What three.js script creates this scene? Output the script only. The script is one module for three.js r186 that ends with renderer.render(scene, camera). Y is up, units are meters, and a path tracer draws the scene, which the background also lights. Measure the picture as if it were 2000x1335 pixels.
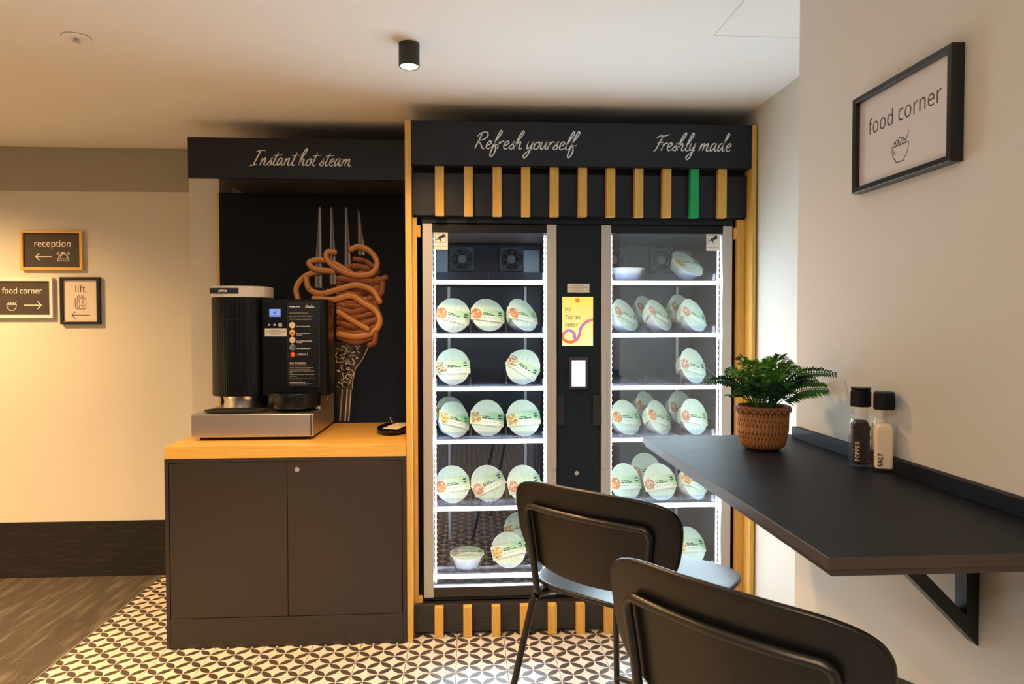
import * as THREE from 'three';
import { RoundedBoxGeometry } from 'three/addons/geometries/RoundedBoxGeometry.js';
import { mergeGeometries } from 'three/addons/utils/BufferGeometryUtils.js';
import { RectAreaLightUniformsLib } from 'three/addons/lights/RectAreaLightUniformsLib.js';

// ---------------------------------------------------------------- camera, exposure, lights
RectAreaLightUniformsLib.init();
const scene = new THREE.Scene();
scene.background = new THREE.Color(0x000000);
const camera = new THREE.PerspectiveCamera(51.4, 2000 / 1335, 0.05, 60);
camera.position.set(0, 1.3452, 0);
camera.rotation.set(-0.0260, -0.0601, -0.0013, 'YXZ');
const renderer = new THREE.WebGLRenderer({ antialias: true });
renderer.toneMapping = THREE.LinearToneMapping;
renderer.toneMappingExposure = 5.1;
renderer.shadowMap.enabled = true;
renderer.shadowMap.type = THREE.PCFSoftShadowMap;
const WARM = new THREE.Color().setRGB(1.0, 0.58, 0.24), COOL = new THREE.Color().setRGB(0.66, 0.86, 1.0), SOFT = new THREE.Color().setRGB(1.0, 0.93, 0.86);
const LED_SHELF = 20.5, LED_SIDE = 2.7;                       // radiance of the fridge's shelf bars and upright strips
const FILL_PANEL = 2.4;                                       // radiance of the fill panel added behind the viewer
// warm ceiling downlights, unseen ones added to light the room: [x, z, candela, cone (rad), penumbra, in view]
const DOWNLIGHTS = [[-0.196, -2.39, 1.9, 1.3, 1.0, true], [-2.75, -3.02, 8, 1.3, 0.95, false], [-0.95, -1.75, 3.6, 1.1, 0.9, false], [-0.2, -0.3, 2, 1.0, 0.85, false], [0.35, 0.8, 2, 1.0, 0.85, false], [-2.9, -1.3, 27, 1.15, 0.9, false]];

// ---------------------------------------------------------------- helpers
const CEIL = 2.27, BACK = -3.883;
let seed = 12345;
const rnd = () => { seed = (Math.imul(seed, 1664525) + 1013904223) >>> 0; return seed / 4294967296; };
const rr = (a, b) => a + (b - a) * rnd();
const used = new Map();
function numbered(n) { const k = used.get(n) ?? 0; used.set(n, k + 1); return k ? n + '_' + String(k).padStart(3, '0') : n; }
function shade(o) { o.traverse((c) => { if (c.isMesh) { c.castShadow = true; c.receiveShadow = true; } }); return o; }
function thing(name, label, category, pos = [0, 0, 0], turn = 0, group) {
  const o = new THREE.Group(); o.name = numbered(name); o.position.set(...pos); o.rotation.y = turn;
  o.userData = { label, category }; if (group) o.userData.group = group;
  scene.add(o); return o;
}
function structure(name, parent) { const o = new THREE.Group(); o.name = name; o.userData.kind = 'structure'; (parent ?? scene).add(o); return o; }
function part(name, geo, mat, parent, label) {
  const m = new THREE.Mesh(Array.isArray(geo) ? mergeGeometries(geo.map(plain)) : geo, mat);
  m.name = name; m.castShadow = m.receiveShadow = true; if (label) m.userData.label = label; parent.add(m); return m;
}
function solid(name, geo, mat) { const m = part(name, geo, mat, scene); m.userData.kind = 'structure'; return m; }
function plain(g) { const r = g.index ? g.toNonIndexed() : g.clone(); for (const k of Object.keys(r.attributes)) if (!['position', 'normal', 'uv'].includes(k)) r.deleteAttribute(k); r.morphAttributes = {}; return r; }
// texture coordinates in metres, the grain of the texture (its v) along the given axis
function metres(g, grain = 'y', shift = 0) {
  const p = g.attributes.position, n = g.attributes.normal, uv = new Float32Array(p.count * 2);
  for (let i = 0; i < p.count; i++) {
    const P = [p.getX(i), p.getY(i), p.getZ(i)], N = [Math.abs(n.getX(i)), Math.abs(n.getY(i)), Math.abs(n.getZ(i))];
    const d = N[0] >= N[1] && N[0] >= N[2] ? 0 : N[1] >= N[2] ? 1 : 2;
    let a = [2, 0, 0][d], b = [1, 2, 1][d]; const gi = 'xyz'.indexOf(grain);
    if (a === gi) [a, b] = [b, a];
    uv[2 * i] = P[a] + shift; uv[2 * i + 1] = P[b] + shift * 1.7;
  }
  g.setAttribute('uv', new THREE.BufferAttribute(uv, 2)); return g;
}
// a box given by its limits, edges rounded
function box(x0, x1, y0, y1, z0, z1, r = 0.0015, grain = 'y', seg = 1) {
  const w = x1 - x0, h = y1 - y0, d = z1 - z0, R = Math.min(r, w / 2.2, h / 2.2, d / 2.2);
  const g = R > 0 ? new RoundedBoxGeometry(w, h, d, seg, R) : new THREE.BoxGeometry(w, h, d);
  g.translate((x0 + x1) / 2, (y0 + y1) / 2, (z0 + z1) / 2); return metres(g, grain);
}
function tube(points, r, segs = 24, sides = 8, closed = false, tension = 0.5) {
  return new THREE.TubeGeometry(new THREE.CatmullRomCurve3(points.map((q) => new THREE.Vector3(...q)), closed, 'centripetal', tension), segs, r, sides, closed);
}
// polyline with rounded corners, for bent tubes
function bent(pts, radius, r, sides = 10) {
  const V = pts.map((q) => new THREE.Vector3(...q)), path = new THREE.CurvePath(); let last = V[0].clone();
  for (let i = 1; i < V.length - 1; i++) {
    const a = V[i - 1].clone().sub(V[i]), b = V[i + 1].clone().sub(V[i]), k = Math.min(radius, a.length() * 0.45, b.length() * 0.45);
    const p = V[i].clone().add(a.setLength(k)), q = V[i].clone().add(b.setLength(k));
    path.add(new THREE.LineCurve3(last, p)); path.add(new THREE.QuadraticBezierCurve3(p, V[i].clone(), q)); last = q;
  }
  path.add(new THREE.LineCurve3(last, V[V.length - 1]));
  return new THREE.TubeGeometry(path, 14 * V.length, r, sides, false);
}
const lathe = (pts, n = 40) => new THREE.LatheGeometry(pts.map((q) => new THREE.Vector2(...q)), n);
const cyl = (r0, r1, h, n = 32, x = 0, y = 0, z = 0) => new THREE.CylinderGeometry(r0, r1, h, n).translate(x, y, z);
// a plate: outline(angle) -> [a, b], surf(a, b) -> point, with thickness and a rounded rim
function plate(outline, surf, th, rings = 10, segs = 72) {
  const e = 1e-3, P = (a, b) => surf(a, b), N = (a, b) => P(a + e, b).sub(P(a - e, b)).cross(P(a, b + e).sub(P(a, b - e))).normalize();
  const rows = [], h = th / 2, pos = [], uv = [], idx = [];
  const ring = (t, off, out) => { const row = []; for (let i = 0; i <= segs; i++) { const an = (i / segs) * Math.PI * 2, o = outline(an), a = o[0] * t, b = o[1] * t, n = N(a, b), p = P(a, b).addScaledVector(n, off);
    if (out) { const d = P(o[0] * 1.001, o[1] * 1.001).sub(P(o[0], o[1])).normalize(); p.addScaledVector(d, out); } row.push(pos.length / 3); pos.push(p.x, p.y, p.z); uv.push(a, b); } rows.push(row); };
  for (let k = 0; k <= rings; k++) ring(Math.max(k / rings, 1e-4), h);
  for (let k = 1; k < 6; k++) { const q = Math.PI * (k / 6); ring(1, h * Math.cos(q), h * Math.sin(q)); }
  for (let k = rings; k >= 0; k--) ring(Math.max(k / rings, 1e-4), -h);
  for (let k = 0; k + 1 < rows.length; k++) for (let i = 0; i < segs; i++) { const a = rows[k][i], b = rows[k][i + 1], c = rows[k + 1][i], d = rows[k + 1][i + 1]; idx.push(a, c, b, b, c, d); }
  const g = new THREE.BufferGeometry(); g.setAttribute('position', new THREE.Float32BufferAttribute(pos, 3)); g.setAttribute('uv', new THREE.Float32BufferAttribute(uv, 2)); g.setIndex(idx); g.computeVertexNormals(); return g;
}
// smooth noise that repeats
function noise2(n, s) { let q = s; const r = () => { q = (Math.imul(q, 1664525) + 1013904223) >>> 0; return q / 4294967296; }; const v = Float32Array.from({ length: n * n }, r);
  return (x, y) => { const X = Math.floor(x), Y = Math.floor(y), u = x - X, w = y - Y, f = u * u * (3 - 2 * u), g = w * w * (3 - 2 * w), at = (i, j) => v[(((j % n) + n) % n) * n + (((i % n) + n) % n)];
    return (at(X, Y) * (1 - f) + at(X + 1, Y) * f) * (1 - g) + (at(X, Y + 1) * (1 - f) + at(X + 1, Y + 1) * f) * g; }; }
function data(w, h, fn, srgb = true) {
  const a = new Uint8Array(w * h * 4); for (let y = 0; y < h; y++) for (let x = 0; x < w; x++) { const c = fn(x / w, y / h, x, y), i = (y * w + x) * 4; for (let k = 0; k < 3; k++) a[i + k] = Math.max(0, Math.min(255, Array.isArray(c) ? c[k] : c)); a[i + 3] = 255; }
  const t = new THREE.DataTexture(a, w, h); t.wrapS = t.wrapT = THREE.RepeatWrapping; t.magFilter = THREE.LinearFilter; t.minFilter = THREE.LinearMipmapLinearFilter; t.generateMipmaps = true; if (srgb) t.colorSpace = THREE.SRGBColorSpace; t.needsUpdate = true; return t;
}
function drawn(w, h, draw) { const c = document.createElement('canvas'); c.width = w; c.height = h; draw(c.getContext('2d'), w, h); const t = new THREE.CanvasTexture(c); t.colorSpace = THREE.SRGBColorSpace; t.anisotropy = 8; return t; }
const std = (o) => new THREE.MeshStandardMaterial(o), phys = (o) => new THREE.MeshPhysicalMaterial(o), hex = (h) => new THREE.Color(h);
const plane = (w, h, x, y, z) => new THREE.PlaneGeometry(w, h).translate(x, y, z);

// ---------------------------------------------------------------- materials
const nA = noise2(64, 7), nB = noise2(64, 99), nC = noise2(128, 31);
function woodTexture(base, dark) {
  return data(512, 1024, (u, v) => {
    const warp = nA(u * 8, v * 4) * 1.6 + nA(u * 16 + 9, v * 8) * 0.5, rings = Math.sin((u * 15 + warp) * Math.PI * 2) * 0.5 + 0.5;
    const fine = nC(u * 128, v * 8), fine2 = nB(u * 64 * 2, v * 16), pore = nC(u * 128 + 40, v * 32) > 0.86 ? 0.25 : 0, k = Math.min(1, 0.16 * rings + 0.34 * fine + 0.16 * fine2 + pore);
    return [0, 1, 2].map((c) => base[c] * (1 - k) + dark[c] * k);
  });
}
const oakTex = woodTexture([226, 184, 96], [186, 140, 62]); oakTex.repeat.set(1 / 0.35, 1 / 0.7);
const M = {};
M.oak = std({ map: oakTex, roughness: 0.42 });
M.green = std({ color: hex('#06a45c'), roughness: 0.45 });
const wallBump = data(256, 256, (u, v) => 128 + (nA(u * 64, v * 64) - 0.5) * 80 + (nC(u * 128, v * 128) - 0.5) * 50, false); wallBump.repeat.set(3, 3);
M.wall = std({ color: new THREE.Color().setRGB(0.60, 0.585, 0.53), roughness: 0.75, bumpMap: wallBump, bumpScale: 0.0003 });
M.darkWall = std({ color: new THREE.Color().setRGB(0.035, 0.04, 0.05), roughness: 0.8 });  // dimness of the room behind the viewer put into the wall colour
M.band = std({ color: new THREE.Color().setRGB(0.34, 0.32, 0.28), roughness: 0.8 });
M.ceiling = std({ color: new THREE.Color().setRGB(0.78, 0.775, 0.76), roughness: 0.9 });
M.seam = std({ color: new THREE.Color().setRGB(0.5, 0.5, 0.5), roughness: 0.9 });
M.grout = std({ color: new THREE.Color().setRGB(0.22, 0.19, 0.16), roughness: 0.95 });
M.charcoal = std({ color: new THREE.Color().setRGB(0.026, 0.021, 0.020), roughness: 0.36 });
M.header = phys({ color: new THREE.Color().setRGB(0.0052, 0.0085, 0.0175), roughness: 0.38, specularIntensity: 0.75, bumpMap: data(128, 128, (u, v) => 110 + 90 * nB(u * 4, v * 64), false), bumpScale: 0.00012 });
M.black = phys({ color: new THREE.Color().setRGB(0.004, 0.005, 0.0075), roughness: 0.38, specularIntensity: 0.6 });
M.deep = std({ color: new THREE.Color().setRGB(0.008, 0.008, 0.009), roughness: 0.7 });
M.gap = std({ color: new THREE.Color().setRGB(0.006, 0.006, 0.006), roughness: 0.9 });
M.fridge = phys({ color: new THREE.Color().setRGB(0.0060, 0.0125, 0.0225), roughness: 0.38, specularIntensity: 0.5 });
M.liner = std({ color: new THREE.Color().setRGB(0.038, 0.054, 0.090), roughness: 0.35 });
M.shelf = std({ color: new THREE.Color().setRGB(0.030, 0.036, 0.062), roughness: 0.3 });
M.alu = std({ color: new THREE.Color().setRGB(0.50, 0.49, 0.475), roughness: 0.42, metalness: 0.5 });
const brushed = data(256, 256, (u, v) => 120 + 110 * (nC(u * 4, v * 128) - 0.5), false); brushed.repeat.set(2, 6);
M.steel = std({ color: new THREE.Color().setRGB(0.60, 0.57, 0.54), roughness: 0.34, metalness: 0.95, roughnessMap: null, bumpMap: brushed, bumpScale: 0.00008 });
M.innerSteel = std({ color: new THREE.Color().setRGB(0.30, 0.36, 0.42), roughness: 0.36, metalness: 0.9 });
M.chrome = std({ color: new THREE.Color().setRGB(0.80, 0.80, 0.79), roughness: 0.16, metalness: 1 });
M.zinc = std({ color: new THREE.Color().setRGB(0.55, 0.57, 0.60), roughness: 0.38, metalness: 0.8 });
M.machine = phys({ color: new THREE.Color().setRGB(0.0035, 0.0042, 0.0062), roughness: 0.27, specularIntensity: 0.6 });
M.cream = std({ color: new THREE.Color().setRGB(0.72, 0.70, 0.66), roughness: 0.45 });
M.chair = phys({ color: new THREE.Color().setRGB(0.0030, 0.0030, 0.0034), roughness: 0.36, specularIntensity: 0.8 });
M.frame = std({ color: new THREE.Color().setRGB(0.007, 0.0065, 0.0065), roughness: 0.34 });
M.slate = phys({ color: new THREE.Color().setRGB(0.0050, 0.0075, 0.0140), roughness: 0.5, specularIntensity: 0.32, bumpMap: data(512, 512, (u, v) => 70 + 120 * nA(u * 18, v * 30 + nB(u * 8, v * 8) * 4) + 60 * nC(u * 60, v * 100), false), bumpScale: 0.0006 });
M.slate.bumpMap.repeat.set(5, 5);
M.core = std({ color: new THREE.Color().setRGB(0.042, 0.030, 0.024), roughness: 0.5 });
M.glass = phys({ color: hex('#ffffff'), roughness: 0.01, transmission: 1, thickness: 0, ior: 1.6, specularIntensity: 1 });
M.acrylic = phys({ color: hex('#eef2ff'), roughness: 0.06, transmission: 1, thickness: 0, ior: 1.45, specularIntensity: 0.7 });
M.jar = phys({ color: hex('#ffffff'), roughness: 0.02, transmission: 1, thickness: 0, ior: 1.5 });
M.led = std({ color: hex('#ffffff'), emissive: new THREE.Color().setRGB(0.92, 0.97, 1.0), emissiveIntensity: 0.8, roughness: 0.6 });
M.warmGlow = std({ color: hex('#ffffff'), emissive: new THREE.Color().setRGB(1.0, 0.82, 0.55), emissiveIntensity: 1.2, roughness: 0.6 });
M.softGlow = std({ color: hex('#ffffff'), emissive: SOFT, emissiveIntensity: 0.4, roughness: 0.6 });
M.white = std({ color: new THREE.Color().setRGB(0.8, 0.8, 0.8), roughness: 0.6 });
M.ink = std({ color: new THREE.Color().setRGB(0.80, 0.82, 0.86), roughness: 0.6 });

// ---------------------------------------------------------------- the room
// floor: patterned tiles laid on a 20 cm grid, carpet to the left
const GX = -0.2553, GZ = -2.9175, EDGE = -1.642;
const tileTex = [0, 1].map((k) => drawn(512, 512, (c, w) => {
  c.fillStyle = k ? '#c4bfb8' : '#cac5be'; c.fillRect(0, 0, w, w);
  for (let i = 0; i < 900; i++) { c.fillStyle = `rgba(${rnd() < 0.5 ? '120,105,90' : '255,250,240'},${rr(0.02, 0.06)})`; c.beginPath(); c.arc(rnd() * w, rnd() * w, rr(3, 22), 0, 7); c.fill(); }
  const q = w / 4; c.fillStyle = k ? '#433d39' : '#3f3a36';
  for (let i = 0; i < 4; i++) for (let j = 0; j < 4; j++) {
    const even = (i + j) % 2 === 0, ax = i * q, ay = even ? j * q : (j + 1) * q, bx = (i + 1) * q, by = even ? (j + 1) * q : j * q;
    const mx = (ax + bx) / 2, my = (ay + by) / 2, dx = bx - ax, dy = by - ay, s = 0.39, i0 = 0.02;
    const sx = ax + dx * i0, sy = ay + dy * i0, ex = bx - dx * i0, ey = by - dy * i0;
    c.beginPath(); c.moveTo(sx, sy); c.quadraticCurveTo(mx - dy * s, my + dx * s, ex, ey); c.quadraticCurveTo(mx + dy * s, my - dx * s, sx, sy); c.fill();
  }
}));
const tileMat = tileTex.map((map) => std({ map, roughness: 0.38 }));
const floor = structure('floor');
part('floor_slab', box(-4.1, 1.4, -0.16, -0.0105, BACK - 0.12, 2.1, 0), M.grout, floor);
function tileGeo(w, d, u0 = 0, u1 = 1) {                     // top with a small bevel and sides
  const t = 0.0006, b = 0.0012, y1 = 0, y0 = -0.010, X = w / 2, Z = d / 2, pos = [], uv = [], idx = [];
  const quad = (P, U) => { const k = pos.length / 3; P.forEach((p) => pos.push(...p)); U.forEach((p) => uv.push(...p)); idx.push(k, k + 1, k + 2, k, k + 2, k + 3); };
  const U = (x, z) => [u0 + (u1 - u0) * (x + X) / w, 1 - (z + Z) / d];
  const i = [[-X + b, -Z + b], [-X + b, Z - b], [X - b, Z - b], [X - b, -Z + b]], o = [[-X, -Z], [-X, Z], [X, Z], [X, -Z]];
  quad(i.map(([x, z]) => [x, y1, z]), i.map(([x, z]) => U(x, z)));
  for (let k = 0; k < 4; k++) { const m = (k + 1) % 4, [ax, az] = i[k], [bx, bz] = i[m], [cx, cz] = o[m], [dx, dz] = o[k];
    quad([[bx, y1, bz], [ax, y1, az], [dx, y1 - t, dz], [cx, y1 - t, cz]], [U(bx, bz), U(ax, az), U(dx, dz), U(cx, cz)]);
    quad([[cx, y1 - t, cz], [dx, y1 - t, dz], [dx, y0, dz], [cx, y0, cz]], [U(cx, cz), U(dx, dz), U(dx, dz), U(cx, cz)]); }
  const g = new THREE.BufferGeometry(); g.setAttribute('position', new THREE.Float32BufferAttribute(pos, 3)); g.setAttribute('uv', new THREE.Float32BufferAttribute(uv, 2)); g.setIndex(idx); const r = g.toNonIndexed(); r.computeVertexNormals(); return r;
}
const full = tileGeo(0.1978, 0.1978), firstW = GX - 0.2 * 6 - EDGE - 0.001, first = tileGeo(firstW, 0.1978, 1 - firstW / 0.2, 1), rest = [];
for (let j = -5; j < 25; j++) for (let i = -7; i < 8; i++) {
  let x = GX + i * 0.2 + 0.1, z = GZ + j * 0.2 + 0.1, g = full;
  if (z < BACK || z > 2.0 || x > 1.24) continue;
  if (i === -7) { g = first; x = EDGE + 0.001 + firstW / 2; }
  if (z < -1.1) { const m = part('tile', g, tileMat[rnd() < 0.5 ? 0 : 1], floor); m.position.set(x, 0, z); m.rotation.set(rr(-0.0006, 0.0006), 0, rr(-0.0006, 0.0006)); } else rest.push(g.clone().translate(x, 0, z));
}
const beyond = part('tile_field', rest, tileMat[0], floor); beyond.userData.kind = 'stuff';
const carpetTex = data(1024, 1024, (u, v) => {
  const bend = nB(u * 6, v * 6) * 1.1, dash = Math.max(0, nA(u * 64 + bend, v * 8) * 0.6 + nC(u * 128 + bend * 2, v * 16) * 0.4 - 0.47) * 2.4, broad = nB(u * 8, v * 4), grain = nC(u * 512, v * 512) * 0.45 + rnd() * 0.55;
  const k = Math.min(1, dash * 0.34 + broad * 0.10 + grain * 0.50); return [36 + 104 * k, 34 + 95 * k, 32 + 82 * k];
});
carpetTex.repeat.set(1 / 1.3, 1 / 1.3);
const carpetMat = std({ map: carpetTex, roughness: 1, bumpMap: data(256, 256, () => rnd() * 255, false), bumpScale: 0.003 }); carpetMat.bumpMap.repeat.set(4, 4);
part('carpet', box(-4.0, EDGE - 0.004, -0.010, 0.004, BACK, 2.0, 0), carpetMat, floor);
part('carpet_edging', box(EDGE - 0.004, EDGE + 0.001, -0.010, 0.004, BACK, 2.0, 0.001), M.zinc, floor);

const ceiling = structure('ceiling');
part('ceiling_slab', box(-4.1, 1.4, CEIL, CEIL + 0.12, BACK - 0.12, 2.1, 0), M.ceiling, ceiling);
{ const x0 = 0.787, x1 = 1.19, z0 = -2.266, z1 = -1.95, w = 0.0022, y = CEIL - 0.0008;
  part('hatch_seam', [box(x0, x1, y, CEIL, z0, z0 + w, 0), box(x0, x1, y, CEIL, z1 - w, z1, 0), box(x0, x0 + w, y, CEIL, z0, z1, 0), box(x1 - w, x1, y, CEIL, z0, z1, 0)], M.seam, ceiling);
  part('hatch_panel', box(x0 + 0.004, x1 - 0.004, CEIL - 0.0010, CEIL, z0 + 0.004, z1 - 0.004, 0), M.ceiling, ceiling); }
const wallBox = (n, ...a) => solid(n, box(...a, 0), M.wall);
wallBox('wall_back', -4.1, 1.4, 0, CEIL, BACK - 0.12, BACK);
wallBox('wall_left', -4.1, -4.0, 0, CEIL, BACK, 2.1);
solid('wall_front', box(-4.0, 1.4, 0, CEIL, 2.0, 2.1, 0), M.darkWall);
wallBox('wall_recess', 1.237, 1.4, 0, CEIL, BACK, 2.0);
const WX = 0.909, WEND = -1.9245;
solid('wall_right', box(WX, 1.237, 0, CEIL, WEND, 2.0, 0.003), M.wall);
solid('column_back', box(-1.412, -1.262, 0, CEIL, BACK, -3.70, 0.002), M.wall);
solid('dark_band_1', box(-4.0, -1.412, 2.043, CEIL, BACK, BACK + 0.006, 0.001), M.band);  // darker strip along the top of the back wall
const coveTex = data(1024, 512, (u, v) => { const s = nC(u * 12, v * 128) > 0.72 ? nB(u * 40, v * 256) : 0, g = nC(u * 400, v * 200) * 0.5 + rnd() * 0.5, k = g * 0.45 + s * 0.75; return [15 + 34 * k, 14 + 31 * k, 16 + 26 * k]; });
coveTex.repeat.set(1, 1 / 0.5);
solid('baseboard_back', [box(-4.0, -1.412, 0.004, 0.298, BACK, BACK + 0.012, 0.002, 'y')], std({ map: coveTex, roughness: 1 }));

// ---------------------------------------------------------------- hand lettering: brush strokes as flat vinyl ribbons
const GLYPH = {
  e: [0.60, [[0, .35], [.3, .52], [.46, .8], [.32, 1], [.1, .72], [.1, .2], [.3, 0], [.62, .22]]],
  n: [0.76, [[.08, .98], [.05, .5], [.0, 0]], [[.02, .25], [.2, .75], [.4, .97], [.45, .6], [.43, .12], [.56, 0], [.78, .2]]],
  m: [1.10, [[.08, .98], [.05, .5], [.0, 0]], [[.02, .25], [.2, .75], [.38, .97], [.4, .5], [.38, .03]], [[.4, .3], [.56, .75], [.74, .97], [.79, .6], [.77, .12], [.9, 0], [1.1, .2]]],
  s: [0.52, [[-.05, .1], [.2, .6], [.42, 1.05]], [[.42, 1.05], [.26, .85], [.3, .6], [.42, .3], [.3, .02], [.02, .08]]],
  t: [0.46, [[.3, 1.75], [.16, .8], [.1, .2], [.26, 0], [.48, .18]], [[-.12, 1.28], [.3, 1.38], [.85, 1.42]]],
  a: [0.78, [[.5, .86], [.25, 1], [.03, .5], [.12, .02], [.34, .25], [.54, .98], [.5, .3], [.6, .02], [.8, .2]]],
  h: [0.74, [[-.05, .15], [.2, 1.2], [.46, 2.1], [.36, 2.3], [.16, 1.8], [.03, .8], [0, 0]], [[.0, .2], [.2, .75], [.4, .92], [.44, .5], [.44, .1], [.58, .02], [.76, .2]]],
  o: [0.64, [[.34, 1], [.06, .65], [.1, .06], [.36, .05], [.52, .5], [.36, .98], [.36, .82], [.66, .82]]],
  I: [0.78, [[.45, 2.0], [.25, 1], [.08, .05]], [[-.02, 1.76], [.4, 1.98], [1.0, 1.93]], [[-.28, -.08], [.1, .02], [.45, .1]]],
  R: [1.0, [[.32, 1.9], [.16, .9], [.04, -.02]], [[-.12, 1.45], [.2, 1.95], [.75, 2.05], [.92, 1.65], [.62, 1.15], [.2, 1.0], [.5, .55], [.82, .02], [1.05, .05]]],
  f: [0.52, [[-.02, .3], [.3, 1.2], [.54, 2.1], [.42, 2.32], [.24, 1.6], [.12, .3], [.06, -.7], [.2, -1.0], [.42, -.6], [.42, .05], [.28, .46], [.46, .5], [.62, .62]]],
  r: [0.50, [[.08, .98], [.05, .4], [0, 0]], [[.02, .3], [.2, .8], [.4, .98], [.52, .86]]],
  y: [0.66, [[.04, .98], [.03, .4], [.14, .06], [.36, .3], [.52, .98], [.46, .1], [.34, -.75], [.12, -1.1], [-.05, -.85], [.15, -.4], [.66, .12]]],
  u: [0.72, [[.04, .98], [.03, .35], [.15, .02], [.36, .3], [.5, .98], [.5, .3], [.58, .02], [.76, .2]]],
  l: [0.42, [[-.02, .2], [.28, 1.2], [.5, 2.1], [.38, 2.3], [.2, 1.6], [.08, .6], [.13, .06], [.3, 0], [.5, .2]]],
  F: [0.72, [[.5, 1.85], [.34, .9], [.14, .05], [-.02, -.1]], [[-.12, 1.55], [.2, 1.85], [.7, 1.86], [1.15, 2.05]], [[.12, .95], [.45, 1.0], [.78, 1.1]]],
  d: [0.80, [[.5, .86], [.25, 1], [.03, .5], [.12, .02], [.34, .25], [.56, 1.2], [.8, 2.1], [.68, 2.3], [.56, 1.5], [.5, .4], [.6, .02], [.84, .24]]],
  i: [0.36, [[.08, .98], [.04, .4], [.14, .04], [.36, .2]], [[.15, 1.5], [.17, 1.64]]],
  ' ': [0.36],
};
function scriptStrokes(text) {                               // strokes in units of the x-height, slanted
  const out = []; let x = 0;
  for (const ch of text) { const [adv, ...st] = GLYPH[ch]; for (const s of st) out.push(s.map(([a, b]) => [x + a + b * 0.26, b])); x += adv + 0.03; }
  return out;
}
function script(text, x0, x1, y, z, xh, w, dir = [0, 0]) {
  const st = scriptStrokes(text), xs = st.flat().map((q) => q[0]), lo = Math.min(...xs), k = (x1 - x0) / (Math.max(...xs) - lo), gs = [];
  for (const s of st) {
    const c = new THREE.CatmullRomCurve3(s.map(([a, b]) => new THREE.Vector3(x0 + (a - lo) * k, y + b * xh, 0)), false, 'centripetal'), n = s.length * 7, P = c.getPoints(n), pos = [], idx = [];
    P.forEach((p, i) => {
      const t = c.getTangent(i / n), down = Math.abs(t.y), ends = Math.min(1, 0.45 + 5 * Math.min(i / n, 1 - i / n)), h = (w / 2) * (0.62 + 0.5 * down) * ends, nx = -t.y * h, ny = t.x * h;
      for (const zz of [0, 0.0008]) pos.push(p.x + nx, p.y + ny, z + zz, p.x - nx, p.y - ny, z + zz);
      if (i) { const a = (i - 1) * 4, b = i * 4; idx.push(a + 2, a + 3, b + 2, b + 2, a + 3, b + 3, a, a + 2, b, b, a + 2, b + 2, a + 1, b + 1, a + 3, a + 3, b + 1, b + 3); }
    });
    const g = new THREE.BufferGeometry(); g.setAttribute('position', new THREE.Float32BufferAttribute(pos, 3)); g.setIndex(idx); const q = g.toNonIndexed(); q.computeVertexNormals(); q.setAttribute('uv', new THREE.BufferAttribute(new Float32Array(q.attributes.position.count * 2), 2)); gs.push(q);
  }
  return mergeGeometries(gs);
}
function scriptOnCanvas(c, text, x, y, width, xh, line) {
  const st = scriptStrokes(text), xs = st.flat().map((q) => q[0]), lo = Math.min(...xs), k = width / (Math.max(...xs) - lo); c.lineWidth = line; c.lineCap = c.lineJoin = 'round';
  for (const s of st) { const P = new THREE.CatmullRomCurve3(s.map(([a, b]) => new THREE.Vector3(x + (a - lo) * k, y - b * xh, 0)), false, 'centripetal').getPoints(s.length * 6); c.beginPath(); P.forEach((p, i) => (i ? c.lineTo(p.x, p.y) : c.moveTo(p.x, p.y))); c.stroke(); }
}
function greek(c, x, y, w, h) { let q = x; while (q < x + w - h) { const l = Math.min(rr(h * 1.2, h * 4.5), x + w - q); c.fillRect(q, y, l, h); q += l + h * 0.7; } }   // print too small to read in the photograph

// ---------------------------------------------------------------- vending unit surround: dividers, header, slats, plinth
const sur = thing('vending_surround', 'black and oak slatted surround with header board framing the glass vending fridge', 'surround');
const zF = -2.99;
for (const [a, b] of [[-0.265, -0.2405], [1.2125, 1.2305]]) part('side_panel', box(a, b, 0.001, 2.19, -3.86, zF, 0.0012), M.oak, sur);
for (const [a, b] of [[-0.240, -0.2225], [1.176, 1.2120]]) part('batten', box(a, b, 0.134, 1.80, -3.09, -3.066, 0.001), M.oak, sur);
for (const [a, b, y0, y1] of [[-0.222, -0.2075, 1.715, 1.765], [-0.222, -0.2045, 0.134, 0.162], [1.163, 1.1755, 1.715, 1.765], [1.163, 1.1755, 0.134, 0.162]]) part('stop_block', box(a, b, y0, y1, -3.088, -3.066, 0.002), M.oak, sur);
const hb = part('header_board', box(-0.2395, 1.2118, 2.009, 2.192, -3.02, -3.0, 0.001, 'x'), M.header, sur);
part('lettering', script('Refresh yourself', 0.0246, 0.468, 2.0775, -2.9999, 0.0335, 0.0048), M.ink, hb, 'white brush lettering reading Refresh yourself');
part('lettering', script('Freshly made', 0.784, 1.121, 2.0795, -2.9999, 0.0335, 0.0048), M.ink, hb, 'white brush lettering reading Freshly made');
part('top_box', box(-0.2395, 1.2118, 2.009, 2.16, -3.85, -3.021, 0.001), M.deep, sur);
part('fascia_panel', box(-0.2395, 1.2118, 1.806, 1.985, -3.075, -3.05, 0.001, 'x'), M.header, sur);
part('fascia_back', box(-0.2395, 1.2118, 1.80, 2.008, -3.85, -3.077, 0.001), M.deep, sur);
for (let i = 0; i < 11; i++) {
  const x = -0.1235 + i * 0.12155, g = box(-0.0188, 0.0188, -0.104, 0.1035, -0.016, 0.016, 0.0012); metres(g, 'y', i * 0.37);
  const s = part('slat', g, i === 9 ? M.green : M.oak, sur, i === 9 ? 'bright green painted slat' : undefined); s.position.set(x, 1.9045, -3.0335);
}
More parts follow.
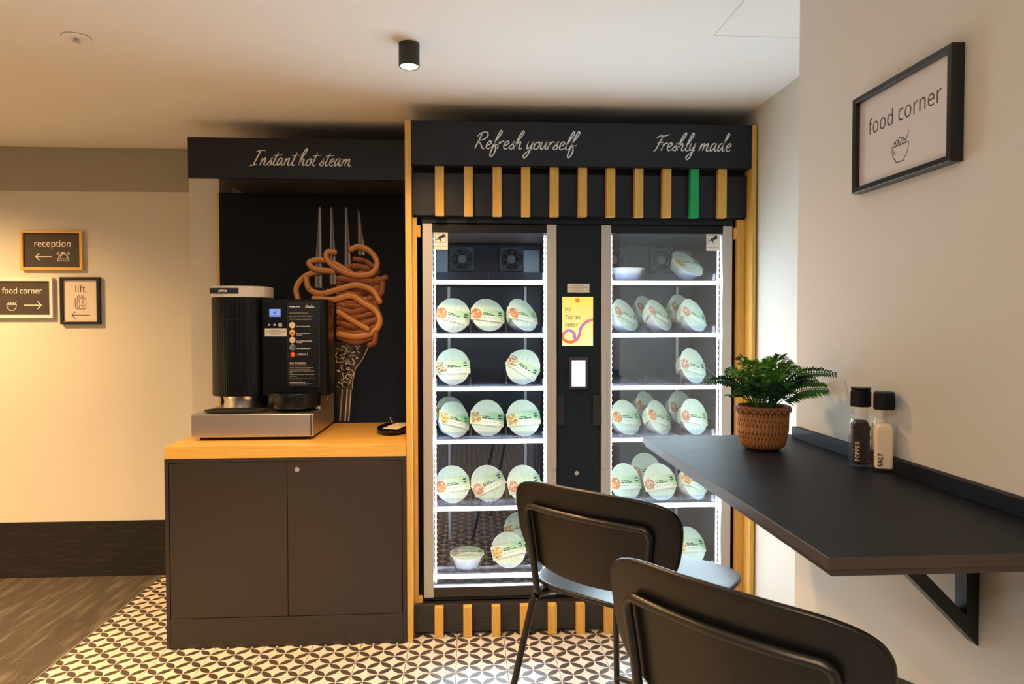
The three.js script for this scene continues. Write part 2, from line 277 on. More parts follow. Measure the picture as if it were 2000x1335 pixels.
part('base_box', box(-0.2395, 1.2118, 0.012, 0.1335, -3.84, -3.05, 0.0015), M.charcoal, sur);
const holeTex = data(256, 128, (u, v) => { const r = Math.floor(v * 8), x = u * 16 + (r % 2) * 0.5, dx = x - Math.floor(x) - 0.5, dy = v * 8 - r - 0.5; return dx * dx + dy * dy < 0.085 ? 3 : 66; }); holeTex.repeat.set(1 / 0.128, 1 / 0.064);
const grilleMat = std({ map: holeTex, color: new THREE.Color().setRGB(0.7, 0.62, 0.6), roughness: 0.5 });
for (let i = 0; i < 4; i++) { const x = -0.190 + i * 0.352; part('grille', box(x, Math.min(x + 0.335, 1.19), 0.037, 0.0965, -3.0505, -3.0492, 0), grilleMat, sur); }
for (let i = 0; i < 11; i++) { const g = box(-0.0188, 0.0188, -0.065, 0.065, -0.0155, 0.0155, 0.0012); metres(g, 'y', i * 0.53 + 3); const s = part('lower_slat', g, M.oak, sur); s.position.set(-0.1325 + i * 0.1222, 0.0665, -3.0335); }

// ---------------------------------------------------------------- the vending fridge
const fr = thing('vending_fridge', 'black vending fridge with two lit glass doors and a touch screen column', 'fridge');
const SHELF = [1.526, 1.292, 1.057, 0.823, 0.525, 0.223], BAYS = [[-0.19, 0.37, -0.2, 0.38], [0.588, 1.16, 0.5775, 1.1595]];
part('cabinet_shell', [box(-0.205, -0.191, 0.136, 1.798, -3.74, -3.125, 0.001), box(1.161, 1.1745, 0.136, 1.798, -3.74, -3.125, 0.001), box(-0.191, 1.161, 1.776, 1.798, -3.74, -3.10, 0.001), box(-0.191, 1.161, 0.136, 0.170, -3.74, -3.125, 0.001), box(-0.205, 1.1745, 0.136, 1.798, -3.76, -3.741, 0.001)], M.fridge, fr);
part('top_rail', box(-0.2035, 1.1615, 1.776, 1.7985, -3.0995, -3.078, 0.001), M.fridge, fr);
const column = part('centre_column', box(0.3815, 0.5765, 0.138, 1.775, -3.72, -3.09, 0.002), M.fridge, fr);
part('column_seam', box(0.383, 0.575, 0.7585, 0.7605, -3.0905, -3.0895, 0), M.gap, column);
const padM = std({ color: new THREE.Color().setRGB(0.010, 0.012, 0.016), roughness: 0.4 });
part('grip_pad', box(0.3825, 0.4155, 0.898, 1.0295, -3.0895, -3.0855, 0.0015), padM, column);
part('grip_pad', box(0.5395, 0.5755, 0.897, 1.031, -3.0895, -3.074, 0.002), padM, column);
{ const l = part('lock', cyl(0.0095, 0.0095, 0.006, 28).rotateX(Math.PI / 2).translate(0.470, 0.687, -3.0885), M.chrome, fr);
  part('keyhole', [cyl(0.0052, 0.0052, 0.002, 20).rotateX(Math.PI / 2).translate(0.470, 0.687, -3.0848), box(0.4692, 0.4708, 0.683, 0.691, -3.0845, -3.0835, 0)], M.zinc, l); }
const plateTex = drawn(256, 100, (c, w, h) => { c.fillStyle = '#cfcac4'; c.fillRect(0, 0, w, h); c.fillStyle = '#6b6560'; greek(c, 70, 20, 110, 6); greek(c, 20, 40, 216, 6); greek(c, 60, 56, 130, 6); greek(c, 70, 74, 110, 5); });
const plateMat = std({ map: plateTex, roughness: 0.4, metalness: 0.2 });
function printed(name, w, h, x, y, z, mat, parent, th = 0.0015, edge = M.cream, label) {  // a thin plate with its print on the front
  const p = part(name, box(x - w / 2, x + w / 2, y - h / 2, y + h / 2, z - th, z, th * 0.3), edge, parent, label);
  part('print', plane(w * 0.995, h * 0.99, x, y, z + 0.0003), mat, p); return p;
}
printed('rating_plate', 0.0975, 0.038, 0.477, 1.4995, -3.0885, plateMat, fr, 0.0014, M.cream, 'silver notice plate with small print');
const screenTex = drawn(512, 812, (c, w, h) => {
  c.fillStyle = '#ffe79a'; c.fillRect(0, 0, w, h); const g = c.createLinearGradient(0, 0, 0, h); g.addColorStop(0, '#ffdc62'); g.addColorStop(0.6, '#ffe890'); g.addColorStop(1, '#ffeeb0'); c.fillStyle = g; c.fillRect(0, 0, w, h);
  c.fillStyle = '#ef8f14'; c.beginPath(); c.arc(250, 58, 40, 0, 7); c.fill(); c.fillStyle = '#d97a0a'; c.beginPath(); c.arc(258, 70, 24, 0, 7); c.fill();
  c.fillStyle = '#3b3646'; c.font = '92px sans-serif'; c.fillText('Hi!', 42, 238); c.fillText('Tap to', 42, 370); c.fillText('enter', 42, 494);
  const band = (pts, col) => { c.lineCap = 'round'; const P = new THREE.CatmullRomCurve3(pts.map(([x, y]) => new THREE.Vector3(x, y, 0))).getPoints(90); for (let i = 1; i < P.length; i++) { const t = i / P.length, a = col(t); c.strokeStyle = a; c.lineWidth = 46; c.beginPath(); c.moveTo(P[i - 1].x, P[i - 1].y); c.lineTo(P[i].x, P[i].y); c.stroke(); } };
  const mix = (a, b, t) => 'rgb(' + a.map((v, i) => Math.round(v + (b[i] - v) * t)).join(',') + ')';
  band([[210, 690], [190, 600], [110, 555], [30, 600], [10, 680], [70, 740], [160, 752]], (t) => t < 0.5 ? mix([176, 120, 190], [214, 130, 170], t * 2) : mix([226, 110, 100], [245, 120, 40], t * 2 - 1));
  band([[150, 752], [230, 720], [280, 640], [310, 520], [370, 440], [450, 395], [530, 372]], (t) => t < 0.5 ? mix([246, 120, 50], [190, 120, 190], t * 2) : mix([186, 116, 188], [238, 130, 110], t * 2 - 1));
  c.strokeStyle = '#8a3b52'; c.lineWidth = 6; c.beginPath(); c.moveTo(402, 372); c.lineTo(398, 428); c.stroke(); c.strokeStyle = '#f0863a'; c.lineWidth = 7; c.beginPath(); c.moveTo(172, 640); c.lineTo(180, 690); c.stroke();
});
const screenMat = std({ color: hex('#111111'), emissive: hex('#ffffff'), emissiveMap: screenTex, emissiveIntensity: 0.225, roughness: 0.25 });
const sc = printed('touch_screen', 0.1365, 0.2165, 0.474, 1.3545, -3.088, screenMat, fr, 0.002, M.black, 'yellow touch screen reading Hi! Tap to enter');
const rd = part('card_reader', box(0.4345, 0.5185, 1.056, 1.199, -3.0895, -3.071, 0.006, 'y', 3), std({ color: new THREE.Color().setRGB(0.030, 0.026, 0.040), roughness: 0.35 }), fr);
const readerTex = drawn(128, 220, (c, w, h) => { c.fillStyle = '#f8f4ff'; c.fillRect(0, 0, w, h); c.fillStyle = '#e6def0'; for (let y = 30; y < h; y += 42) greek(c, 14, y, 60, 3); });
part('display', plane(0.0605, 0.114, 0.4755, 1.127, -3.0703), std({ color: hex('#111111'), emissive: hex('#ffffff'), emissiveMap: readerTex, emissiveIntensity: 0.23, roughness: 0.3 }), rd);
const camTex = drawn(200, 250, (c, w, h) => {
  c.fillStyle = '#eef0f0'; c.fillRect(0, 0, w, h); c.strokeStyle = '#6d7276'; c.lineWidth = 6; c.strokeRect(26, 20, 150, 130); c.fillStyle = '#e9ebee'; c.fillRect(34, 28, 134, 114);
  c.save(); c.translate(105, 72); c.rotate(-0.5); c.fillStyle = '#1c2224'; c.fillRect(-42, -20, 92, 40); c.fillRect(36, -25, 26, 50); c.fillStyle = '#5d666a'; c.fillRect(-34, 2, 40, 10); c.restore(); c.fillStyle = '#2a3032'; c.fillRect(92, 88, 14, 46); c.fillRect(36, 96, 36, 10); c.fillStyle = '#8a8c90'; greek(c, 70, 172, 60, 7); c.fillStyle = '#55595c'; greek(c, 18, 202, 164, 9);
});
const camMat = std({ map: camTex, roughness: 0.5 });
const fanBlade = new THREE.PlaneGeometry(0.034, 0.022, 3, 2).translate(0.031, 0, 0);
function fan(x, y, z, p) {
  const f = part('fan', (() => { const s = new THREE.Shape(); s.moveTo(-0.06, -0.06); s.lineTo(0.06, -0.06); s.lineTo(0.06, 0.06); s.lineTo(-0.06, 0.06); s.closePath(); const h = new THREE.Path(); h.absarc(0, 0, 0.0565, 0, Math.PI * 2); s.holes.push(h); return new THREE.ExtrudeGeometry(s, { depth: 0.02, bevelEnabled: true, bevelSize: 0.001, bevelThickness: 0.001, bevelSegments: 1, curveSegments: 24 }).translate(x, y, z); })(), std({ color: new THREE.Color().setRGB(0.16, 0.18, 0.21), roughness: 0.4 }), p);
  const rings = []; for (let r = 0.028; r < 0.056; r += 0.0068) rings.push(new THREE.TorusGeometry(r, 0.0007, 5, 36).translate(x, y, z + 0.022)); for (let k = 0; k < 4; k++) rings.push(new THREE.CylinderGeometry(0.0008, 0.0008, 0.034, 5).rotateZ(Math.PI / 2).translate(0.041, 0, 0).rotateZ(k * Math.PI / 2 + 0.78).translate(x, y, z + 0.0215));
  part('finger_guard', rings, M.zinc, f);
  part('hub', cyl(0.0215, 0.0225, 0.012, 28).rotateX(Math.PI / 2).translate(x, y, z + 0.012), std({ color: new THREE.Color().setRGB(0.42, 0.46, 0.50), roughness: 0.4 }), f);
  const b = []; for (let k = 0; k < 7; k++) b.push(fanBlade.clone().rotateX(0.6).rotateZ(k * Math.PI * 2 / 7).translate(x, y, z + 0.008)); part('blades', b, M.black, f);
}
BAYS.forEach(([x0, x1, f0, f1], bay) => {
  const bk = -3.64, top = 1.745;
  part('liner', [box(x0 - 0.001, x0 + 0.004, 0.172, 1.774, bk, -3.126, 0), box(x1 - 0.004, x1 + 0.001, 0.172, 1.774, bk, -3.126, 0), box(x0, x1, 0.172, 1.774, bk - 0.006, bk, 0), box(x0 + 0.004, x1 - 0.004, top, top + 0.006, bk, -3.126, 0), box(x0 + 0.004, x1 - 0.004, 0.171, 0.178, bk, -3.126, 0)], M.liner, fr);
  for (const x of [x0 + 0.08, x1 - 0.09]) part('back_rail', box(x, x + 0.014, 0.18, 1.56, bk, bk + 0.012, 0.001), M.zinc, fr);
  for (const s of [0, 1]) part('steel_panel', box(s ? x1 - 0.095 : x0 + 0.006, s ? x1 - 0.006 : x0 + 0.085, 1.59, 1.725, bk + 0.001, bk + 0.012, 0.004), M.innerSteel, fr);
  fan(x0 + 0.155, 1.672, bk + 0.002, fr); fan(x0 + 0.405, 1.672, bk + 0.002, fr);
  SHELF.forEach((y, k) => {
    const a = x0 + 0.008, b = x1 - 0.008, t = y + 0.012;
    const sh = part('shelf', box(a, b, y + 0.004, t, bk + 0.02, -3.145, 0.001), M.shelf, fr);
    part('light_bar', box(a, b, y - 0.0082, y + 0.0082, -3.1445, -3.128, 0.002), M.led, sh);
    part('front_lip', box(a + 0.004, b - 0.004, t, t + 0.03, -3.150, -3.1475, 0.0005), M.acrylic, sh);
    for (const [p, q] of [[a + 0.004, a + 0.006], [b - 0.006, b - 0.004]]) part('end_lip', box(p, q, t, t + 0.05, -3.40, -3.1475, 0), M.acrylic, sh);
    if (k < 5) for (const X of k === 0 ? [bay ? 0.868 : 0.086] : bay ? [0.7935, 0.9525] : [0.0062, 0.1640]) part('divider', box(X - 0.0012, X + 0.0012, t, t + 0.044, bk + 0.06, -3.147, 0.001), M.shelf, sh);
    if (k === 0) part('tray_back', box(a + 0.006, b - 0.006, t, t + 0.055, -3.45, -3.446, 0.001), M.shelf, sh);
    const L = new THREE.RectAreaLight(COOL, LED_SHELF, b - a, 0.0164); L.name = 'shelf_light'; L.position.set((a + b) / 2, y, -3.1275); L.rotation.y = Math.PI; sh.add(L);
  });
  // uprights of light dots just inside the door
  for (const s of [0, 1]) {
    const x = s ? x1 - (bay ? 0.050 : 0.038) : x0 + 0.040, st = part('led_strip', box(x - 0.003, x + 0.003, 0.20, 1.735, -3.126, -3.118, 0.001), M.led, fr);
    const beads = []; for (let k = 0; k < 62; k++) beads.push(new THREE.SphereGeometry(0.0056, 8, 6).scale(1, 0.9, 0.55).translate(x, 0.215 + k * 0.0246, -3.1185)); part('led_beads', beads, M.led, st).userData.kind = 'stuff';
    const L = new THREE.RectAreaLight(COOL, LED_SIDE, 0.012, 1.53); L.name = 'strip_light'; L.position.set(x, 0.9675, -3.1275); L.lookAt(x + (s ? -0.6 : 0.6), 0.9675, -3.1275 - 0.8); st.add(L);
    for (let k = 0; k < 2; k++) part('side_bracket', tube([[s ? x1 - 0.006 : x0 + 0.006, 0.62 + k * 0.47, -3.18], [s ? x1 - 0.01 : x0 + 0.01, 0.64 + k * 0.47, -3.3], [s ? x1 - 0.006 : x0 + 0.006, 0.66 + k * 0.47, -3.42]], 0.003, 10, 6), M.zinc, fr);
  }
  // door
  const zD = -3.078, zB = -3.1165, sL = f0, sR = f1, y0 = 0.152, y1 = 1.7735, st = 0.0425;
  const door = new THREE.Group(); door.name = 'door'; fr.add(door);
  part('stile', box(sL, sL + st, y0, y1, zB, zD, 0.0015), M.alu, door); part('stile', box(sR - st, sR, y0, y1, zB, zD, 0.0015), M.alu, door);
  part('head_rail', box(sL + st, sR - st, 1.7385, y1 - 0.001, zB, zD - 0.002, 0.001), M.black, door);
  part('foot_rail', box(sL + st, sR - st, y0 + 0.001, 0.1965, zB, zD - 0.001, 0.001), M.charcoal, door);
  part('glass_pane', box(sL + st, sR - st, 0.1965, 1.7385, -3.088, -3.084, 0), M.glass, door);
  part('gasket', box(sL + 0.004, sR - 0.004, y0 - 0.013, y0 - 0.002, zB, zD - 0.004, 0.002), M.gap, door);
  const hx = bay ? [sL, sL + 0.021] : [sR - 0.021, sR];
  part('handle', box(hx[0] + 0.0005, hx[1] - 0.0005, 0.709, 1.2135, zD - 0.001, zD + 0.007, 0.002), M.alu, door);
  const cx = bay ? 1.0745 : -0.122, cp = part('camera_sticker', box(cx - 0.0305, cx + 0.0305, 1.665, 1.738, -3.0838, -3.0834, 0), M.white, door, 'white sticker with a surveillance camera');
  part('print', plane(0.060, 0.072, cx, 1.7015, -3.0832), camMat, cp);
});

// ---------------------------------------------------------------- ready-meal bowls
const BRX = 0.0775, BRY = 0.0855;
const oval = (k) => (a) => [BRX * k * Math.cos(a), BRY * k * Math.sin(a)];
function ovalLoft(prof, n = 48) {                             // prof: [scale, z, shift] rings from front to back
  const pos = [], idx = []; prof.forEach(([s, z]) => { for (let i = 0; i <= n; i++) { const a = i / n * Math.PI * 2; pos.push(BRX * s * Math.cos(a), BRY * s * Math.sin(a), z); } });
  for (let k = 0; k + 1 < prof.length; k++) for (let i = 0; i < n; i++) { const a = k * (n + 1) + i, b = a + n + 1; idx.push(a, b, a + 1, a + 1, b, b + 1); }
  const g = new THREE.BufferGeometry(); g.setAttribute('position', new THREE.Float32BufferAttribute(pos, 3)); g.setIndex(idx); g.computeVertexNormals(); g.setAttribute('uv', new THREE.Float32BufferAttribute(new Float32Array(pos.length / 3 * 2), 2)); return g;
}
const bowlGeo = ovalLoft([[0.93, -0.001], [0.985, 0.0012], [1.0, -0.0005], [0.99, -0.003], [0.93, -0.004], [0.90, -0.010], [0.80, -0.036], [0.72, -0.053], [0.68, -0.057], [0.40, -0.057], [0.001, -0.0555]]);
const lidGeo = (() => { const n = 64, m = 14, pos = [], idx = []; for (let k = 0; k <= m; k++) for (let i = 0; i <= n; i++) { const t = k / m, a = i / n * Math.PI * 2, x = BRX * 0.975 * t * Math.cos(a), y = BRY * 0.975 * t * Math.sin(a), pleat = (Math.sin(x * 330 + Math.sin(y * 50) * 1.2) + 0.6 * Math.sin(x * 610 + y * 40)) * (0.35 + nA(x * 90 + 20, y * 40 + 8)) * (y > 0.012 || y < -0.012 ? 1 : 0.3), z = 0.0032 - 0.003 * t * t + 0.0036 * pleat * (1 - t) * Math.min(1, t * 2) + 0.0005 * nA(x * 300 + 9, y * 300 + 5); pos.push(x, y, z); }
  for (let k = 0; k < m; k++) for (let i = 0; i < n; i++) { const a = k * (n + 1) + i, b = a + n + 1; idx.push(a, b, a + 1, a + 1, b, b + 1); }
  const g = new THREE.BufferGeometry(); g.setAttribute('position', new THREE.Float32BufferAttribute(pos, 3)); g.setIndex(idx); g.computeVertexNormals(); g.setAttribute('uv', new THREE.Float32BufferAttribute(new Float32Array(pos.length / 3 * 2), 2)); return g; })();
const SH = 0.031;                                            // half height of the paper sleeve
const sleeveGeo = (() => { // across the lid, around both rims and down the sides
  const pos = [], uv = [], idx = [], prof = []; const edgeX = BRX * Math.sqrt(1 - (SH * 0.5 / BRY) ** 2) + 0.002;
  for (const [x, z, u] of [[-0.056, -0.048, -0.14], [-0.070, -0.02, -0.07], [-edgeX, -0.003, 0], [-edgeX + 0.002, 0.003, 0.02], [-0.045, 0.0058, 0.22], [0, 0.0068, 0.5], [0.045, 0.0058, 0.78], [edgeX - 0.002, 0.003, 0.98], [edgeX, -0.003, 1], [0.070, -0.02, 1.07], [0.056, -0.048, 1.14]]) prof.push([x, z, Math.min(0.998, Math.max(0.002, u))]);
  for (const [x, z, u] of prof) for (const s of [-1, 0, 1]) { pos.push(x, -0.004 + s * SH, z + (s === 0 ? 0.0006 : 0)); uv.push(u, (s + 1) / 2); }
  for (let k = 0; k + 1 < prof.length; k++) for (let j = 0; j < 2; j++) { const a = k * 3 + j; idx.push(a, a + 3, a + 1, a + 1, a + 3, a + 4); }
  const g = new THREE.BufferGeometry(); g.setAttribute('position', new THREE.Float32BufferAttribute(pos, 3)); g.setAttribute('uv', new THREE.Float32BufferAttribute(uv, 2)); g.setIndex(idx); g.computeVertexNormals(); return g; })();
const FOOD = { tomato: ['#e8893a', '#d9642a', '#f2b060', '#c24a22', '#f6d9a0'], bacon: ['#d9837a', '#c05c50', '#efc9a0', '#a8483a', '#f3e2c4'], cheese: ['#e9b54a', '#c98d2a', '#f6dc9a', '#8f6a20', '#fff0c4'], vegetable: ['#d8a24a', '#e8c67a', '#7f9a3a', '#c8573a', '#f3e4b8'], mushroom: ['#c9a06a', '#8a6238', '#ecd8b0', '#5e4426', '#fff3dd'] };
function sleeveTexture(kind, tint) {
  return drawn(512, 200, (c, w, h) => {
    c.fillStyle = '#e9f3e2'; c.fillRect(0, 0, w, h); const g = c.createLinearGradient(170, 0, w, 0); g.addColorStop(0, '#dff0da'); g.addColorStop(1, tint); c.fillStyle = g; c.fillRect(150, 0, w, h * 0.62);
    c.fillStyle = '#f2f7ee'; c.fillRect(150, h * 0.58, 250, h * 0.42);
    const pal = FOOD[kind]; for (let i = 0; i < 260; i++) { const a = rnd() * 7, r = Math.sqrt(rnd()) * 72; c.save(); c.translate(84 + Math.cos(a) * r * 1.05, 104 + Math.sin(a) * r * 1.15); c.rotate(rnd() * 3.14); c.fillStyle = pal[Math.floor(rnd() * 5)]; c.fillRect(-15, -5, rr(16, 30), rr(6, 11)); c.restore(); }
    c.fillStyle = '#0e5236'; greek(c, 178, 66, 130, 14); greek(c, 178, 90, 190, 15);
    c.fillStyle = '#8fb0b4'; for (let i = 0; i < 4; i++) { c.beginPath(); c.arc(192 + i * 38, 146, 8, 0, 7); c.fill(); } c.fillStyle = '#9db6c4'; greek(c, 330, 140, 60, 9);
    c.fillStyle = '#d9743a'; c.beginPath(); c.arc(452, 150, 8, 0, 7); c.fill(); c.fillStyle = '#6f9a4a'; c.beginPath(); c.arc(480, 156, 7, 0, 7); c.fill();
    c.fillStyle = '#16294d'; c.beginPath(); c.arc(436, 62, 32, 0, 7); c.fill(); c.fillStyle = '#e8eef4'; c.save(); c.translate(436, 62); c.rotate(-0.12); c.fillRect(-31, -7, 62, 14); c.restore();
  });
}
const SLEEVE = Object.fromEntries(Object.keys(FOOD).map((k, i) => [k, std({ color: new THREE.Color().setRGB(0.66, 0.70, 0.64), map: sleeveTexture(k, ['#a6d9a0', '#b3ddaa', '#9fd69c', '#8fcf97', '#b5dfb0'][i]), roughness: 0.55, side: THREE.DoubleSide })]));
const bowlMat = std({ color: new THREE.Color().setRGB(0.66, 0.68, 0.66), roughness: 0.6, side: THREE.DoubleSide });
const lidMat = phys({ color: new THREE.Color().setRGB(0.50, 0.625, 0.49), roughness: 0.42, side: THREE.DoubleSide });
const bowl0 = {};
// [x, y, z of the lid's centre, yaw, lean back, spin, food, label]
function bowl(x, y, z, yaw, lean, spin, food, label) {
  let o;
  if (!bowl0.o) { o = bowl0.o = thing('meal_bowl', label, 'food bowl'); part('bowl', bowlGeo, bowlMat, o); part('lid', lidGeo, lidMat, o, 'pale green pleated film lid'); part('paper_sleeve', sleeveGeo, SLEEVE[food], o, 'printed paper sleeve with pasta picture'); }
  else { o = bowl0.o.clone(); o.name = numbered('meal_bowl'); scene.add(o); o.children[2].material = SLEEVE[food]; }
  o.userData = { label, category: 'food bowl', group: 'ready meal bowls in the vending fridge' };
  o.position.set(x, y, z); o.rotation.set(-lean, yaw, spin, 'YXZ'); return o;
}
const D = Math.PI / 180;
const BOWLS = [
  [-0.072, 1.393, -3.215, 10, 24, -14, 'tomato', 'left bowl on the upper stocked shelf behind the left glass door'],
  [0.084, 1.391, -3.215, 14, 30, -8, 'tomato', 'middle bowl on the upper stocked shelf behind the left glass door'],
  [0.243, 1.390, -3.215, 36, 30, -12, 'tomato', 'right bowl, turned sideways, on the upper stocked shelf behind the left glass door'],
  [-0.074, 1.160, -3.215, 4, 18, 2, 'mushroom', 'bowl left of the empty slot on the left door\'s second stocked shelf'],
  [0.244, 1.159, -3.215, 8, 18, -34, 'mushroom', 'bowl with steeply tilted sleeve, right of the left door\'s empty slot'],
  [-0.068, 0.918, -3.205, 34, 24, -18, 'cheese', 'front one of two leaning bowls left on the left door\'s third stocked shelf'],
  [0.081, 0.918, -3.222, 8, 20, -8, 'vegetable', 'middle bowl, deep green sleeve, on the left door\'s third stocked shelf'],
  [0.245, 0.919, -3.212, 6, 20, 4, 'vegetable', 'pale right bowl on the left door\'s third stocked shelf'],
  [-0.078, 0.617, -3.215, 2, 22, 8, 'tomato', 'left bowl on the left door\'s shelf above the lowest'],
  [0.084, 0.614, -3.225, 4, 22, 24, 'bacon', 'middle bowl with rising sleeve on the left door\'s shelf above the lowest'],
  [0.248, 0.617, -3.208, 8, 22, 10, 'bacon', 'bowl half hidden by the rear chair\'s backrest, behind the left glass door'],
  [-0.012, 0.2985, -3.225, 0, 86, 0, 'mushroom', 'bowl lying flat and upright on the lowest shelf behind the left glass door'],
  [0.175, 0.325, -3.205, -4, 38, 14, 'cheese', 'front bowl of the leaning pair on the left door\'s lowest shelf'],
  [0.240, 0.375, -3.345, -10, 42, 14, 'cheese', 'rear bowl of the leaning pair on the left door\'s lowest shelf'],
  [0.722, 1.594, -3.235, 0, 90, 0, 'mushroom', 'white bowl standing upright on the top shelf behind the right glass door'],
  [1.003, 1.622, -3.205, 32, 46, -4, 'cheese', 'bowl leaning back on the top shelf near the right door\'s camera sticker'],
  [0.714, 1.390, -3.215, 42, 30, -24, 'bacon', 'left bowl on the right door\'s upper stocked shelf, partly behind the door frame'],
  [0.872, 1.390, -3.200, 44, 32, -26, 'bacon', 'middle bowl, steeply turned, on the right door\'s upper stocked shelf'],
  [1.030, 1.395, -3.205, 36, 26, -22, 'bacon', 'right bowl on the right door\'s upper stocked shelf below the camera sticker'],
  [1.029, 1.158, -3.215, 30, 20, -14, 'bacon', 'single bowl beside two empty slots behind the right glass door'],
  [0.718, 0.922, -3.215, 26, 26, -8, 'tomato', 'left bowl just above the bar table\'s far edge behind the right glass door'],
  [0.872, 0.920, -3.200, 42, 26, -20, 'tomato', 'middle bowl just above the bar table\'s far edge behind the right glass door'],
  [1.033, 0.925, -3.205, 26, 18, -12, 'bacon', 'bright right bowl just above the bar table\'s far edge behind the right glass door'],
  [0.719, 0.620, -3.205, 14, 20, 0, 'tomato', 'left bowl below the bar table\'s far corner behind the right glass door'],
  [0.873, 0.617, -3.200, 6, 22, 6, 'bacon', 'middle front bowl below the bar table\'s far corner behind the right glass door'],
  [1.036, 0.610, -3.205, 36, 26, -24, 'tomato', 'right bowl cut off by the bar table edge behind the right glass door'],
  [1.025, 0.318, -3.225, 20, 32, -6, 'cheese', 'bowl on the right door\'s lowest shelf above the rear chair seat'],
  [-0.086, 0.926, -3.315, 30, 24, -14, 'cheese', 'rear one of two leaning bowls left on the left door\'s third stocked shelf'],
  [0.824, 1.405, -3.345, 40, 30, -26, 'bacon', 'rear bowl tucked behind the middle bowl, right door\'s upper stocked shelf'],
  [0.998, 1.408, -3.315, 34, 26, -22, 'bacon', 'rear bowl tucked behind the right bowl, right door\'s upper stocked shelf'],
  [0.816, 0.940, -3.345, 40, 24, -20, 'tomato', 'rear bowl peeking out behind the middle bowl above the bar table edge'],
  [0.995, 0.942, -3.315, 30, 20, -14, 'bacon', 'rear bowl peeking out behind the bright right bowl above the bar table edge'],
  [0.838, 0.646, -3.315, 10, 22, 4, 'tomato', 'rear bowl peeking up behind the middle bowl below the bar table corner'],
];
const DIVIDERS = [[0.0062, 0.1640, 0.7935, 0.9525], [0.086, 0.868]];
for (const [x, y, z, yaw, lean, spin, food, label] of BOWLS) {
  const o = bowl(x, y, z, yaw * D, lean * D, spin * D, food, label), v = new THREE.Vector3(), pts = [];
  for (const g of [bowlGeo, sleeveGeo]) for (let i = 0; i < g.attributes.position.count; i++) pts.push(v.fromBufferAttribute(g.attributes.position, i).applyEuler(o.rotation).toArray());
  let low = Math.min(...pts.map((q) => q[1])) + y; const top = Math.max(...SHELF.map((q) => q + 0.0128).filter((q) => q < low + 0.05));
  if (!label.startsWith('rear')) { o.position.y += top - low; low = top; }              // each stands on its shelf, clear of the dividers and the front lip
  const near = pts.filter((q) => q[1] + o.position.y < top + 0.047), x0 = Math.min(...near.map((q) => q[0])), x1 = Math.max(...near.map((q) => q[0])), z1 = Math.max(...near.map((q) => q[2]));
  if (near.length) { o.position.z = Math.min(o.position.z, -3.153 - z1);
    if (top < 0.4) continue;
    const walls = [...DIVIDERS[top > 1.5 ? 1 : 0], -0.178, 0.358, 0.600, 1.146].sort((a, b) => a - b), L = Math.max(...walls.filter((w) => w < o.position.x)), R = Math.min(...walls.filter((w) => w > o.position.x));
    if (o.position.x + x0 < L + 0.002) o.position.x = L + 0.002 - x0; else if (o.position.x + x1 > R - 0.002) o.position.x = R - 0.002 - x1; }
}

// ---------------------------------------------------------------- base cabinet, worktop, poster and header of the steam station
const CX0 = -1.253, CX1 = -0.266, CZ = -2.985, CBACK = -3.645;
const cab = thing('base_cabinet', 'charcoal base cabinet with two flush doors under the oak worktop', 'cabinet');
part('carcass', [box(CX0, CX0 + 0.016, 0.001, 0.789, CBACK, CZ, 0.001), box(CX1 - 0.016, CX1, 0.001, 0.789, CBACK, CZ, 0.001), box(CX0 + 0.016, CX1 - 0.016, 0.7735, 0.789, CBACK, CZ, 0.001), box(CX0 + 0.016, CX1 - 0.016, 0.112, 0.1235, CBACK, CZ, 0.001), box(CX0 + 0.016, CX1 - 0.016, 0.1235, 0.7735, CBACK, CBACK + 0.01, 0)], M.charcoal, cab);
part('plinth', box(CX0 + 0.0165, CX1 - 0.0165, 0.001, 0.1115, CZ - 0.02, CZ - 0.0005, 0.001), M.charcoal, cab);
part('shadow_gap', box(CX0 + 0.016, CX1 - 0.016, 0.1235, 0.7735, CZ - 0.03, CZ - 0.021, 0), M.gap, cab);
for (const [a, b] of [[CX0 + 0.0185, -0.7585], [-0.7565, CX1 - 0.0185]]) {
  const d = part('door', box(a, b, 0.126, 0.7715, CZ - 0.0185, CZ - 0.0006, 0.0014), M.charcoal, cab);
  if (b > -0.5) { part('lock', [cyl(0.0105, 0.0105, 0.004, 28).rotateX(Math.PI / 2).translate(-0.7155, 0.7405, CZ + 0.0015)], M.chrome, d); part('keyhole', [cyl(0.006, 0.006, 0.0012, 20).rotateX(Math.PI / 2).translate(-0.7155, 0.7405, CZ + 0.0038), box(-0.7163, -0.7147, 0.736, 0.745, CZ + 0.004, CZ + 0.0046, 0)], M.zinc, d); }
}
const wt = part('worktop', box(CX0, CX1, 0.790, 0.842, CBACK, CZ + 0.0005, 0.002, 'x'), M.oak, scene); wt.userData = { label: 'thick oak worktop on the charcoal base cabinet', category: 'worktop' };
